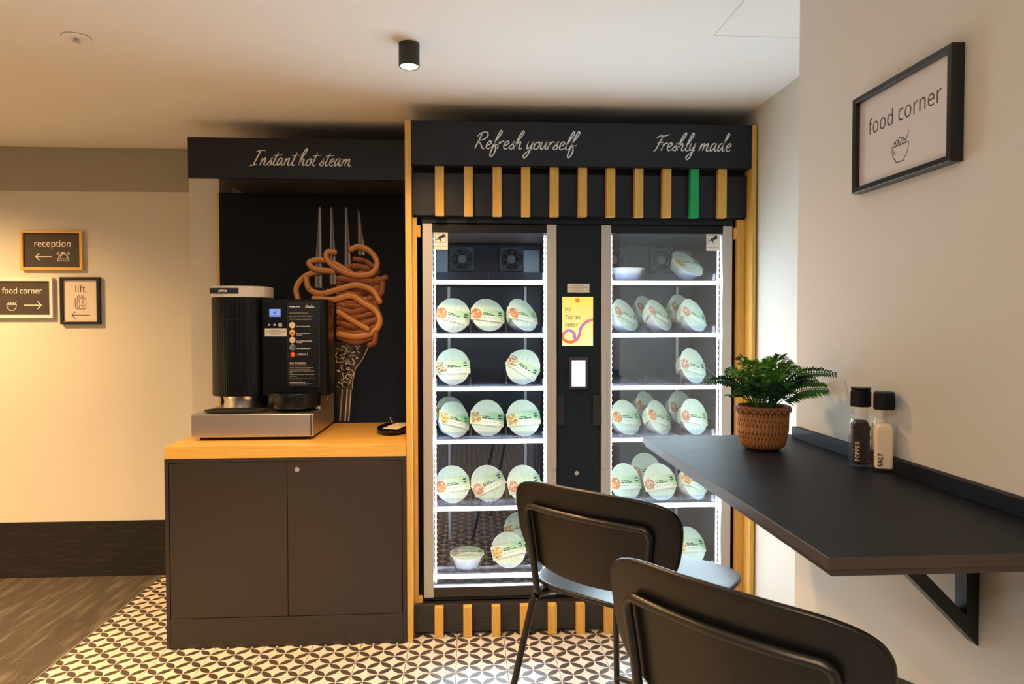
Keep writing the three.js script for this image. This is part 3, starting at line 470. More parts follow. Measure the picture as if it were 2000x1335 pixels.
// poster panel
const PX0 = -1.2485, PX1 = -0.2662, PY0 = 0.843, PY1 = 2.0;
const posterTex = drawn(1024, 1206, (c, w, h) => {
  const g0 = c.createLinearGradient(0, 0, w, h); g0.addColorStop(0, '#090b12'); g0.addColorStop(0.5, '#080e1b'); g0.addColorStop(1, '#16223a'); c.fillStyle = g0; c.fillRect(0, 0, w, h);
  c.setTransform(w / (PX1 - PX0) * 0.00263 / 2.903, 0, 0, h / (PY1 - PY0) * 0.002594 / 2.903, 0, 0); const ox = (540 - 430) * 2.903, oy = (380 - 378.4) * 2.903; c.translate(ox, oy);
  const metal = (x0, x1) => { const g = c.createLinearGradient(x0, 0, x1, 0); g.addColorStop(0, '#3b3b40'); g.addColorStop(0.25, '#a9a6a4'); g.addColorStop(0.5, '#5a5a5f'); g.addColorStop(0.75, '#c9c4c0'); g.addColorStop(1, '#2c2c31'); return g; };
  const tine = (tx, ty, bl, br, by) => { c.fillStyle = metal(bl, br); c.beginPath(); c.moveTo(tx - 6, ty); c.quadraticCurveTo(tx, ty - 8, tx + 6, ty); c.lineTo(br, by); c.lineTo(bl, by); c.closePath(); c.fill(); };
  tine(230, 74, 196, 242, 520); tine(294, 74, 280, 320, 500); tine(375, 74, 362, 402, 440); tine(440, 86, 438, 480, 340);
  // the fork's ornate neck and handle
  { const g = c.createLinearGradient(300, 0, 480, 0); g.addColorStop(0, '#26262a'); g.addColorStop(0.5, '#4b4a4b'); g.addColorStop(1, '#1f1f23'); c.fillStyle = g; }
  c.beginPath(); c.moveTo(300, 830); c.lineTo(498, 845); c.quadraticCurveTo(462, 935, 424, 985); c.lineTo(404, 1090); c.lineTo(386, 1280); c.lineTo(326, 1280); c.lineTo(300, 1000); c.closePath(); c.fill(); c.lineCap = 'round';
  for (let k = 0; k < 90; k++) { const t = rnd(); c.fillStyle = ['#77736e', '#3b3a3c', '#a8a39c', '#5b5957', '#d6d1ca'][k % 5]; c.beginPath(); c.ellipse(308 + (1 - t) * rr(0, 150) + t * rr(6, 92), 852 + t * 240, rr(4, 13), rr(2, 6), rnd() * 3, 0, 7); c.fill(); }
  for (let k = 0; k < 34; k++) { const t = k / 34, x = 312 + (1 - t) * rr(10, 130) + t * rr(20, 80), y = 858 + t * 230, r = rr(7, 22), a = rnd() * 6; c.strokeStyle = '#0d0d10'; c.lineWidth = 9; c.beginPath(); c.arc(x, y, r, a, a + 4); c.stroke(); c.strokeStyle = ['#c9c4bd', '#8d8984', '#e6e1da'][k % 3]; c.lineWidth = 5; c.beginPath(); c.arc(x + 2, y - 3, r, a + 0.3, a + 3); c.stroke(); }
  c.strokeStyle = '#cfcac2'; c.lineWidth = 4; c.beginPath(); c.moveTo(494, 850); c.quadraticCurveTo(468, 930, 422, 978); c.quadraticCurveTo(402, 1040, 402, 1095); c.stroke(); for (const [x, col, lw] of [[338, '#9d9994', 8], [352, '#3a3a3d', 8], [366, '#c7c2bb', 7], [378, '#55555a', 6], [386, '#d8d3cb', 5]]) { c.strokeStyle = col; c.lineWidth = lw; c.beginPath(); c.moveTo(x + 8, 1105); c.lineTo(x - 6, 1282); c.stroke(); }
  // pasta
  c.fillStyle = '#50301d'; c.beginPath(); c.ellipse(440, 610, 118, 215, 0, 0, 7); c.fill();
  const strand = (pts, wd = 38, t = 1) => { wd *= 0.86; const P = new THREE.CatmullRomCurve3(pts.map(([x, y]) => new THREE.Vector3(x, y, 0)), false, 'centripetal').getPoints(60); const run = (col, lw, dx, dy) => { c.strokeStyle = col; c.lineWidth = lw; c.lineJoin = 'round'; c.beginPath(); P.forEach((p, i) => (i ? c.lineTo(p.x + dx, p.y + dy) : c.moveTo(p.x + dx, p.y + dy))); c.stroke(); };
    run('rgba(40,16,8,0.55)', wd + 6, 2, 5); run(t ? '#b26f3c' : '#75432a', wd, 0, 0); run(t ? '#cf8b4c' : '#8f5632', wd * 0.8, -1, -2); run(t ? '#dfa263' : '#a5683e', wd * 0.5, -2, -5); run(t ? '#eec48e' : '#b98053', wd * 0.18, -3, -8); };
  for (let k = 0; k < 14; k++) { const y = 430 + k * 27, w = 560 - Math.abs(y - 560) * 0.12; strand([[330, y + rr(-12, 12)], [400, y + rr(-10, 26)], [480, y + rr(-10, 26)], [w, y + rr(-34, 10)]], rr(28, 36), 0); }
  strand([[330, 800], [420, 830], [520, 800]], 40, 0); strand([[345, 420], [420, 400], [500, 412]], 36, 0); strand([[560, 600], [480, 640], [400, 660], [330, 640]], 38, 0);
  strand([[330, 720], [420, 740], [540, 700]], 38, 0); strand([[335, 560], [440, 580], [540, 640]], 34, 0); strand([[330, 690], [430, 690], [545, 660]], 32, 0); strand([[420, 360], [480, 372], [520, 400]], 30, 0); strand([[590, 465], [540, 486], [420, 478], [330, 470]], 36, 0); strand([[575, 500], [560, 560], [470, 530], [380, 520]], 36, 0);
  strand([[106, 590], [96, 530], [130, 472], [200, 436], [290, 432]], 36); strand([[150, 470], [168, 530], [230, 556], [330, 532], [430, 508], [520, 540], [556, 600]], 38);
  strand([[195, 585], [300, 590], [400, 570], [470, 610], [540, 660], [556, 720], [520, 775], [430, 800], [330, 786]], 40); strand([[330, 660], [400, 706], [490, 758]], 36);
  strand([[300, 430], [190, 412], [168, 384], [210, 366], [290, 378], [400, 440]], 36); strand([[535, 780], [524, 835], [498, 850]], 34, 0);
  tine(232, 470, 200, 242, 525); tine(300, 450, 282, 318, 505);
  strand([[400, 306], [442, 290], [500, 312], [544, 380], [520, 436], [430, 452], [330, 418], [266, 360], [268, 322], [310, 322]], 36);
  c.fillStyle = '#20120c'; for (const [x, y] of [[168, 528], [306, 575], [400, 405], [250, 560], [402, 536], [525, 490], [470, 372], [318, 370], [300, 345]]) { c.beginPath(); c.ellipse(x, y, rr(3, 8), rr(2, 5), rnd() * 3, 0, 7); c.fill(); }
  c.fillStyle = 'rgba(255,225,170,0.8)'; for (let i = 0; i < 24; i++) { c.beginPath(); c.arc(rr(180, 540), rr(330, 790), rr(1, 3.4), 0, 7); c.fill(); }
});
const pp = thing('poster_panel', 'dark wall panel printed with a fork wrapped in spaghetti', 'poster');
part('board', box(-1.2605, PX1, PY0, 2.0, -3.668, -3.6508, 0.001), M.oak, pp);
part('print', (() => { const g = new THREE.PlaneGeometry(PX1 - PX0, PY1 - PY0); g.translate((PX0 + PX1) / 2, (PY0 + PY1) / 2, -3.6503); return g; })(), phys({ map: posterTex, roughness: 0.55, specularIntensity: 0.35 }), pp, 'printed picture of a fork with spaghetti');
const hd = thing('header_sign', 'black header board with white brush lettering above the steam station', 'sign');
part('fascia', box(-1.2565, -0.2662, 1.9995, 2.1815, -3.303, -3.283, 0.001, 'x'), M.header, hd);
part('box', box(-1.131, -0.2662, 2.001, 2.17, -3.66, -3.304, 0.001), M.deep, hd);
part('lettering', script('Instant hot steam', -0.984, -0.533, 2.0595, -3.2829, 0.0335, 0.0047), M.ink, hd, 'white brush lettering reading Instant hot steam');

// ---------------------------------------------------------------- steam machine on the worktop
const sm = thing('steam_machine', 'black and steel food steam machine with bowl tray on the oak worktop', 'machine');
const T0 = 0.842;
{ const s = new THREE.Shape(); const x0 = -1.188, x1 = -0.681, z0 = -3.12, z1 = -3.59; // base tray seen from above, x and -z
  s.moveTo(x0, -z0); s.lineTo(x1, -z0); s.lineTo(x1, -z1); s.lineTo(x0, -z1); s.closePath();
  part('base', new THREE.ExtrudeGeometry(s, { depth: 0.092, bevelEnabled: true, bevelSize: 0.004, bevelThickness: 0.004, bevelSegments: 2 }).rotateX(-Math.PI / 2).translate(0, 0.860, 0), M.steel, sm, 'brushed steel base');
  const f = []; for (const [x, z] of [[-1.15, -3.16], [-0.72, -3.16], [-1.15, -3.55], [-0.72, -3.55]]) f.push(cyl(0.016, 0.013, 0.0145, 20, x, T0 + 0.0075, z)); f.forEach((g) => part('foot', g, M.deep, sm));
  part('under_base_shade', box(-1.165, -0.705, T0 + 0.003, 0.8575, -3.575, -3.135, 0.002), M.gap, sm);  // dark box stands in for the shade under the base
  part('corner_trim', box(-0.6885, -0.6845, 0.862, 0.953, -3.1175, -3.1145, 0), M.deep, sm);
  const w = part('side_wing', [box(-0.700, -0.6775, 0.956, 1.43, -3.60, -3.40, 0.002), box(-0.700, -0.6775, 0.956, 1.04, -3.41, -3.27, 0.002)], M.steel, sm);
  part('screw', cyl(0.010, 0.010, 0.003, 20).rotateZ(Math.PI / 2).translate(-0.6765, 0.99, -3.43), M.chrome, w);
  // drum on the left with a cream cap
  const rib = (r, h, y, n, d) => { const pos = []; const sh = new THREE.Shape(); for (let i = 0; i <= n; i++) { const a = i / n * Math.PI * 2, k = r + d * (i % 2); const x = Math.sign(Math.cos(a)) * Math.abs(Math.cos(a)) ** 0.72 * k, z = Math.sign(Math.sin(a)) * Math.abs(Math.sin(a)) ** 0.72 * k; i ? sh.lineTo(x, z) : sh.moveTo(x, z); } return new THREE.ExtrudeGeometry(sh, { depth: h, bevelEnabled: true, bevelSize: 0.002, bevelThickness: 0.002, bevelSegments: 1 }).rotateX(-Math.PI / 2).translate(-1.049, y, -3.372); };
  const dr = part('drum', rib(0.126, 0.441, 1.0215, 180, -0.0006), M.machine, sm);
  part('drum_seam', rib(0.1268, 0.0016, 1.363, 90, -0.0006), M.frame, dr);
  const cap = part('cap', rib(0.127, 0.046, 1.467, 150, -0.0018), M.cream, sm, 'cream cap with ribbed edge');
  const badge = drawn(320, 64, (c, W, H) => { c.fillStyle = '#131a2c'; c.fillRect(0, 0, W, H); c.fillStyle = '#f4efe6'; c.font = 'italic bold 44px sans-serif'; c.textAlign = 'center'; c.fillText('HNN', 140, 48); c.font = 'bold 20px sans-serif'; c.fillText("'", 192, 30); });
  part('badge', box(-1.1535, -1.028, 1.480, 1.5055, -3.2445, -3.2425, 0.0005), M.machine, cap); part('badge_print', plane(0.124, 0.0245, -1.0905, 1.4928, -3.2421), std({ map: badge, roughness: 0.4 }), cap);
  // body
  const bodyShape = new THREE.Shape(); bodyShape.moveTo(-0.925, 3.255); bodyShape.lineTo(-0.664, 3.255); bodyShape.quadraticCurveTo(-0.643, 3.257, -0.643, 3.29); bodyShape.lineTo(-0.643, 3.385); bodyShape.lineTo(-0.705, 3.39); bodyShape.lineTo(-0.705, 3.585); bodyShape.lineTo(-1.15, 3.585); bodyShape.lineTo(-1.15, 3.50); bodyShape.lineTo(-0.925, 3.49); bodyShape.closePath();
  const body = part('body', new THREE.ExtrudeGeometry(bodyShape, { depth: 0.430, bevelEnabled: true, bevelSize: 0.003, bevelThickness: 0.003, bevelSegments: 2 }).rotateX(-Math.PI / 2).translate(0, 1.0225, 0), M.machine, sm);
  const info = drawn(440, 1080, (c, W, H) => {
    c.fillStyle = '#05060a'; c.fillRect(0, 0, W, H); c.strokeStyle = '#5c5a58'; c.lineWidth = 2; c.strokeRect(4, 4, W - 8, H - 8); c.fillStyle = '#e8e2d6'; greek(c, 28, 52, 158, 12); c.strokeStyle = '#f2ece0'; scriptOnCanvas(c, 'Foodies', 240, 72, 130, 17, 4);
    c.strokeStyle = '#cfc8bb'; c.fillStyle = '#cfc8bb'; for (const [y, l] of [[136, 250], [176, 320], [216, 300]]) { c.lineWidth = 2.5; c.beginPath(); for (let x = 28; x < 28 + l; x += 3) { const q = y + Math.sin(x * 0.55) * 6 + Math.sin(x * 0.23 + y) * 5; x === 28 ? c.moveTo(x, q) : c.lineTo(x, q); } c.stroke(); }
    [['#e6d3b4', 290], ['#d9a95a', 384], ['#d8c3b0', 478], ['#39424a', 572]].forEach(([f, y], k) => { c.fillStyle = f; c.beginPath(); c.arc(68, y, 40, 0, 7); c.fill(); if (k === 0) { c.fillStyle = '#b99a7a'; for (const [a, b] of [[52, 280], [74, 290], [62, 306]]) c.fillRect(a, b, 14, 8); } if (k === 1) { c.fillStyle = '#7a4a18'; c.beginPath(); c.ellipse(68, 388, 26, 13, 0, 0, 3.2); c.fill(); } if (k === 2) { c.fillStyle = '#7a4632'; c.fillRect(34, 474, 66, 9); } if (k === 3) { c.strokeStyle = '#b9c4ca'; c.lineWidth = 6; c.beginPath(); c.arc(68, y, 34, 0, 7); c.stroke(); c.lineWidth = 4; c.beginPath(); c.moveTo(68, y - 16); c.quadraticCurveTo(92, y + 14, 68, y + 16); c.quadraticCurveTo(44, y + 14, 68, y - 16); c.stroke(); } c.fillStyle = '#cfc8bb'; greek(c, 126, y + 10, k === 2 ? 215 : 185, 9); if (k === 1 || k === 2) greek(c, 126, y + 30, 75, 8); });
    c.fillStyle = '#d8501e'; c.beginPath(); c.arc(70, 664, 32, 0, 7); c.fill(); c.fillStyle = '#f08a40'; c.beginPath(); c.arc(76, 656, 15, 0, 7); c.fill(); c.strokeStyle = '#e8e2d6'; c.lineWidth = 3.5; c.beginPath(); for (let x = 130; x < 250; x += 3) { const q = 664 + Math.sin(x * 0.3) * 12; x === 130 ? c.moveTo(x, q) : c.lineTo(x, q); } c.moveTo(262, 678); c.lineTo(276, 634); c.stroke();
    c.fillStyle = '#ddd6c8'; c.font = 'bold 30px sans-serif'; c.fillText('GUT ZU WISSEN', 28, 784); c.fillStyle = '#9d978c'; for (const [y, l] of [[806, 235], [828, 330], [850, 290], [872, 330], [894, 36], [916, 330], [938, 100], [960, 330], [982, 185]]) greek(c, 28, y, l, 7); c.fillStyle = '#cfc8bb'; greek(c, 28, 1010, 225, 11); c.fillStyle = '#9d978c'; greek(c, 28, 1032, 300, 6); greek(c, 28, 1048, 240, 7);
  });
  part('instruction_panel', plane(0.144, 0.383, -0.7455, 1.2505, -3.2512), std({ map: info, roughness: 0.3 }), body, 'printed instruction panel');
  const lcd = drawn(128, 92, (c, W, H) => { c.fillStyle = '#8fa4f0'; c.fillRect(0, 0, W, H); c.strokeStyle = '#23306a'; c.lineWidth = 8; c.beginPath(); c.moveTo(48, 40); c.lineTo(60, 52); c.lineTo(84, 26); c.stroke(); c.fillStyle = '#4c5cae'; greek(c, 10, 74, 108, 6); });
  part('display', plane(0.0495, 0.0345, -0.871, 1.3945, -3.2512), std({ color: hex('#101010'), emissive: hex('#ffffff'), emissiveMap: lcd, emissiveIntensity: 0.19, roughness: 0.3 }), body, 'small blue lit display');
  for (const [x, r] of [[-0.8965, 0.0042], [-0.8735, 0.0046], [-0.8485, 0.0095]]) part('button', [cyl(r, r, 0.002, 24).rotateX(Math.PI / 2).translate(x, 1.3407, -3.2508)], r > 0.006 ? std({ color: new THREE.Color().setRGB(0.35, 0.35, 0.36), roughness: 0.4 }) : M.cream, body);
  printed('notice_plate', 0.096, 0.0365, -0.8685, 1.3065, -3.2502, plateMat, body, 0.001, M.cream, 'silver notice plate');
  // bowl holder: ring under the head, and the well for the bowl
  const hold = part('bowl_holder', lathe([[0.0, 0.0], [0.080, 0.0], [0.100, 0.008], [0.113, 0.016], [0.114, 0.074], [0.105, 0.076], [0.098, 0.020], [0.0, 0.016]], 56).translate(-0.787, 0.9605, -3.252), M.machine, sm);
  part('rim', new THREE.TorusGeometry(0.1095, 0.005, 10, 56).rotateX(Math.PI / 2).translate(-0.787, 1.0345, -3.252), M.machine, hold);
  part('drip_tray', [lathe([[0, 0.001], [0.112, 0.001], [0.118, 0.004], [0.122, 0.010], [0.116, 0.011], [0.108, 0.005], [0, 0.004]], 48).scale(1.1, 1, 0.55).translate(-1.035, 0.956, -3.205)], M.deep, sm);
  part('steel_neck', [lathe([[0.088, 0], [0.084, 0.03], [0.09, 0.058], [0.10, 0.066]], 40).translate(-1.06, 0.956, -3.40)], M.steel, sm);
  part('spine', box(-1.12, -0.70, 0.955, 1.03, -3.585, -3.47, 0.003), M.machine, sm);
}

// ---------------------------------------------------------------- dish with card beside the machine
const dish = thing('oval_dish', 'small black oval dish holding a paper card by the oak divider', 'dish', [-0.3535, T0, -3.325]);
part('dish_shell', lathe([[0, 0.001], [0.05, 0.001], [0.066, 0.006], [0.074, 0.017], [0.072, 0.020], [0.067, 0.012], [0.05, 0.006], [0, 0.005]], 56).scale(1.0, 1, 1.9), M.machine, dish);
part('upper_rim', new THREE.TorusGeometry(0.0705, 0.0042, 10, 60).rotateX(Math.PI / 2).scale(1, 1.3, 1.9).translate(0, 0.0205, 0), M.machine, dish);
const card = part('paper_card', box(-0.038, 0.038, 0, 0.0012, -0.075, 0.075, 0.0003), std({ color: new THREE.Color().setRGB(0.74, 0.66, 0.55), roughness: 0.7 }), scene);
card.position.set(-0.338, T0 + 0.0265, -3.325); card.rotation.set(0.05, -0.35, 0); card.userData = { label: 'cream paper card lying in the small black oval dish', category: 'card' };
{ const cu = thing('wrapped_cutlery', 'clear cellophane packet of cutlery leaning at the black dish', 'cutlery', [-0.362, T0 + 0.0305, -3.375], 0.3);
  part('wrapper', (() => { const g = new THREE.PlaneGeometry(0.05, 0.09, 10, 14), p = g.attributes.position; for (let i = 0; i < p.count; i++) p.setZ(i, 0.006 * nA(p.getX(i) * 180 + 20, p.getY(i) * 180 + 20)); g.rotateX(-1.25); g.computeVertexNormals(); return g.translate(0, 0.016, -0.02); })(), phys({ color: hex('#ffffff'), transmission: 1, thickness: 0, roughness: 0.08, side: THREE.DoubleSide }), cu);
  part('fork', [tube([[-0.006, 0.010, 0.025], [-0.004, 0.012, -0.02], [-0.003, 0.022, -0.05]], 0.0022, 12, 6)], M.cream, cu); part('knife', [tube([[0.008, 0.010, 0.022], [0.007, 0.012, -0.02], [0.006, 0.022, -0.05]], 0.0025, 12, 6)], M.chrome, cu); }

// ---------------------------------------------------------------- signs
function bowlIcon(c, x, y, s, col) { c.save(); c.translate(x, y); c.scale(s, s); c.strokeStyle = col; c.lineWidth = 5; c.lineCap = c.lineJoin = 'round';
  c.beginPath(); c.moveTo(-58, -10); c.lineTo(58, -10); c.quadraticCurveTo(58, 36, 32, 50); c.lineTo(26, 62); c.lineTo(-26, 62); c.lineTo(-32, 50); c.quadraticCurveTo(-58, 36, -58, -10); c.stroke();
  for (const [a, b] of [[-40, -16], [-22, -24], [-2, -32], [16, -26], [-10, -14], [28, -16]]) { c.beginPath(); c.arc(a, b, 11, 3.0, 6.6); c.stroke(); } c.beginPath(); c.moveTo(38, -16); c.lineTo(60, -54); c.stroke(); c.beginPath(); c.moveTo(-44, 8); c.lineTo(-40, 24); c.stroke(); c.restore(); }
function arrow(c, x0, x1, y, col, lw, hd) { const d = Math.sign(x1 - x0); c.strokeStyle = col; c.lineWidth = lw; c.lineCap = c.lineJoin = 'round'; c.beginPath(); c.moveTo(x0, y); c.lineTo(x1, y); c.moveTo(x1 - d * hd, y - hd); c.lineTo(x1, y); c.lineTo(x1 - d * hd, y + hd); c.stroke(); }
function framedSign(name, label, w, h, border, depth, frameMat, tex, place) {
  const o = thing(name, label, 'sign'), a = w / 2, b = h / 2, s = new THREE.Shape(); s.moveTo(-a, -b); s.lineTo(a, -b); s.lineTo(a, b); s.lineTo(-a, b); s.closePath();
  const q = new THREE.Path(), i = a - border, j = b - border; q.moveTo(-i, -j); q.lineTo(-i, j); q.lineTo(i, j); q.lineTo(i, -j); q.closePath(); s.holes.push(q);
  part('frame', metres(new THREE.ExtrudeGeometry(s, { depth: depth - 0.003, bevelEnabled: true, bevelSize: 0.0015, bevelThickness: 0.0015, bevelOffset: -0.0015, bevelSegments: 2 }).translate(0, 0, 0.0016), w > h ? 'x' : 'y'), frameMat, o);
  part('backing', new THREE.BoxGeometry(w - border, h - border, 0.004).translate(0, 0, 0.005), M.black, o);
  part('print', plane(i * 2, j * 2, 0, 0, depth * 0.55), std({ map: tex, roughness: 0.55 }), o); place(o); return o;
}
const DK = '#2d2723', LT = '#efe6dc';
framedSign('direction_sign', 'dark reception sign with bell icon in an oak frame', 0.314, 0.207, 0.0145, 0.022, M.oak, drawn(720, 450, (c, w, h) => {
  c.fillStyle = DK; c.fillRect(0, 0, w, h); c.fillStyle = LT; c.font = '112px sans-serif'; c.textAlign = 'center'; c.fillText('reception', w / 2 + 6, 178); arrow(c, 350, 150, 310, LT, 11, 42);
  c.strokeStyle = LT; c.lineWidth = 9; c.lineCap = 'round'; c.beginPath(); c.arc(500, 328, 58, Math.PI, 0); c.stroke(); c.strokeRect(428, 338, 144, 26); c.beginPath(); c.moveTo(480, 250); c.lineTo(520, 250); c.moveTo(500, 252); c.lineTo(500, 268); c.moveTo(462, 318); c.quadraticCurveTo(468, 294, 490, 288); for (const [a, b, e, f] of [[436, 280, 416, 264], [450, 262, 436, 244], [564, 280, 584, 264], [550, 262, 564, 244]]) { c.moveTo(a, b); c.lineTo(e, f); } c.stroke();
}), (o) => o.position.set(-2.181, 1.7315, BACK));
framedSign('direction_sign', 'dark food corner sign with bowl icon and right arrow in a white frame', 0.336, 0.2095, 0.0165, 0.022, std({ color: new THREE.Color().setRGB(0.74, 0.70, 0.66), roughness: 0.5 }), drawn(760, 440, (c, w, h) => {
  c.fillStyle = '#39302e'; c.fillRect(0, 0, w, h); c.fillStyle = LT; c.font = '96px sans-serif'; c.textAlign = 'center'; c.fillText('food corner', w / 2 + 22, 160); bowlIcon(c, 268, 316, 1.05, LT); arrow(c, 430, 645, 312, LT, 11, 46);
}), (o) => o.position.set(-2.346, 1.4815, BACK));
framedSign('direction_sign', 'portrait lift sign with passenger icon and left arrow in a black frame', 0.2015, 0.2475, 0.0155, 0.022, M.frame, drawn(520, 660, (c, w, h) => {
  c.fillStyle = '#cfc3ba'; c.fillRect(0, 0, w, h); c.fillStyle = DK; c.font = '140px sans-serif'; c.textAlign = 'center'; c.fillText('lift', 255, 195); c.strokeStyle = DK; c.lineWidth = 10; c.lineCap = c.lineJoin = 'round'; c.beginPath(); c.roundRect(178, 282, 164, 180, 34); c.stroke();
  c.lineWidth = 8; for (const x of [226, 296]) { c.beginPath(); c.arc(x, 320, 15, 0, 7); c.stroke(); } c.beginPath(); c.moveTo(208, 346); c.lineTo(244, 346); c.lineTo(246, 396); c.lineTo(236, 440); c.lineTo(216, 440); c.lineTo(206, 396); c.closePath(); c.moveTo(296, 344); c.lineTo(322, 410); c.lineTo(270, 410); c.closePath(); c.moveTo(286, 412); c.lineTo(286, 442); c.moveTo(306, 412); c.lineTo(306, 442); c.stroke();
  c.beginPath(); c.moveTo(214, 262); c.lineTo(232, 246); c.lineTo(250, 262); c.moveTo(272, 248); c.lineTo(290, 262); c.lineTo(308, 248); c.stroke(); arrow(c, 400, 122, 562, DK, 11, 56);
}), (o) => o.position.set(-2.0415, 1.4680, BACK));
framedSign('food_corner_sign', 'large food corner sign in a black frame on the right wall', 0.338, 0.216, 0.0125, 0.026, M.frame, drawn(1000, 620, (c, w, h) => {
  c.fillStyle = '#cdc8c8'; c.fillRect(0, 0, w, h); c.fillStyle = '#453c38'; c.font = '150px sans-serif'; c.textAlign = 'center'; c.fillText('food corner', w / 2 + 6, 262); bowlIcon(c, 490, 440, 1.55, '#4a413d');
}), (o) => { o.position.set(WX, 1.7505, -1.4315); o.rotation.y = -Math.PI / 2; });

// ---------------------------------------------------------------- wall-mounted bar table
const TH = 1.03, TX0 = 0.4815, TX1 = WX - 0.0004, TZ0 = -1.955, TZ1 = -0.92;
const bt = thing('bar_table', 'long black slate-look bar table fixed to the right wall', 'table');
{ const g = metres(new RoundedBoxGeometry(TX1 - TX0, 0.0175, TZ1 - TZ0, 2, 0.0016).translate((TX0 + TX1) / 2, TH - 0.0175 / 2, (TZ0 + TZ1) / 2), 'z'); part('tabletop', g, M.core, bt); part('laminate', box(TX0 + 0.0012, WX - 0.0005, TH - 0.0004, TH + 0.0002, TZ0 + 0.0012, TZ1 - 0.0012, 0), M.slate, bt, 'black slate-look laminate surface');
  part('under_edge', box(TX0 + 0.007, TX1, TH - 0.0275, TH - 0.0178, TZ0 + 0.006, TZ1 - 0.005, 0.0008), M.core, bt);
  part('upstand', box(WX - 0.0195, WX - 0.0004, TH + 0.0002, TH + 0.030, -1.908, TZ1, 0.0012, 'z'), M.slate, bt);
  for (const z of [-1.225, -1.68]) { const s = new THREE.Shape(), x = WX - 0.0006, y = 0.766, t = TH - 0.0278, e = t - y; s.moveTo(x, y); s.lineTo(x, t); s.lineTo(x - e * 1.0, t); s.closePath(); const q = new THREE.Path(), k = 0.0235; q.moveTo(x - k, y + k * 2.45); q.lineTo(x - e + k * 2.45, t - k); q.lineTo(x - k, t - k); q.closePath(); s.holes.push(q);
    part('bracket', new THREE.ExtrudeGeometry(s, { depth: 0.03, bevelEnabled: true, bevelSize: 0.0008, bevelThickness: 0.0008, bevelOffset: -0.0008, bevelSegments: 1 }).translate(0, 0, z - 0.01), M.frame, bt); } }

// ---------------------------------------------------------------- bar chairs
function makeChair(label) {
  const t = thing('bar_chair', label, 'chair', [0, 0, 0], 0, 'black bar chairs at the wall table');
  const se = (n, m) => (a) => { const c = Math.cos(a), s = Math.sin(a); return [Math.sign(c) * Math.abs(c) ** (2 / n), Math.sign(s) * Math.abs(s) ** (2 / m)]; };
  const so = (a) => { const [x, y] = se(3.4, 3.4)(a); return [x * 0.222 * (1 - 0.05 * (y > 0 ? y : 0)), y * 0.236]; };
  part('seat', plate(so, (x, z) => new THREE.Vector3(x, 0.694 - 0.010 * (1 - (x / 0.22) ** 2) * (1 - (z / 0.24) ** 2) + 0.010 * Math.max(0, z / 0.236) ** 3 - 0.012 * Math.max(0, -z / 0.236) ** 3, z), 0.012, 12, 88), M.chair, t);
  const bo = (a) => { const [x, y] = Math.sin(a) > 0 ? se(4.6, 4.6)(a) : se(3.6, 3.2)(a), v = (1 - y) / 2; return [x * 0.230 * (1 - 0.14 * v * v), y * 0.1035 - 0.010 * (1 - x * x) * v]; };
  const bs = (x, y) => new THREE.Vector3(x, 0.8545 + y, 0.250 + 0.10 * y - 0.042 * (x / 0.23) ** 2);
  part('backrest', plate(bo, bs, 0.0125, 12, 96), M.chair, t);
  const r = 0.0085, off = (x, y) => { const p = bs(x, y - 0.8545); return [p.x, p.y, p.z + 0.0062 + r + 0.004]; };
  part('back_frame', bent([[-0.150, 0.672, 0.06], [-0.150, 0.672, 0.232], off(-0.160, 0.80), off(-0.174, 0.897), off(-0.10, 0.8985), off(0, 0.899), off(0.10, 0.8985), off(0.174, 0.897), off(0.160, 0.80), [0.150, 0.672, 0.232], [0.150, 0.672, 0.06]], 0.026, r), M.frame, t);
  for (const s of [-1, 1]) {
    part('leg', bent([[s * 0.12, 0.674, 0.17], [s * 0.178, 0.676, 0.205], [s * 0.300, 0.009, 0.290]], 0.03, r), M.frame, t);
    part('leg', bent([[s * 0.11, 0.674, -0.10], [s * 0.158, 0.672, -0.140], [s * 0.160, 0.009, -0.160]], 0.03, r), M.frame, t);
    part('seat_rail', tube([[s * 0.150, 0.6745, 0.235], [s * 0.150, 0.674, 0], [s * 0.14, 0.668, -0.17]], r, 14, 8), M.frame, t);
    for (const z of [-1, 1]) part('foot_glide', cyl(0.0095, 0.011, 0.009, 16, s * (z > 0 ? 0.300 : 0.160), 0.0045, z > 0 ? 0.290 : -0.160), M.deep, t);
  }
  part('seat_rail', tube([[-0.14, 0.668, -0.17], [0, 0.667, -0.178], [0.14, 0.668, -0.17]], r, 12, 8), M.frame, t);
  part('footrest', tube([[-0.159, 0.318, -0.151], [0.159, 0.318, -0.151]], r, 4, 8), M.frame, t);
  return t;
}
const ch = makeChair('black bar chair beside the fridge with pale light on its seat');
ch.position.set(0.436, 0, -1.799); ch.rotation.y = -0.764;
{ const c2 = ch.clone(); c2.name = numbered('bar_chair'); c2.userData = { ...ch.userData, label: 'nearer black bar chair cut off by the bottom of the frame' }; c2.position.set(0.560, 0, -1.172); c2.rotation.y = -0.891; scene.add(c2); }

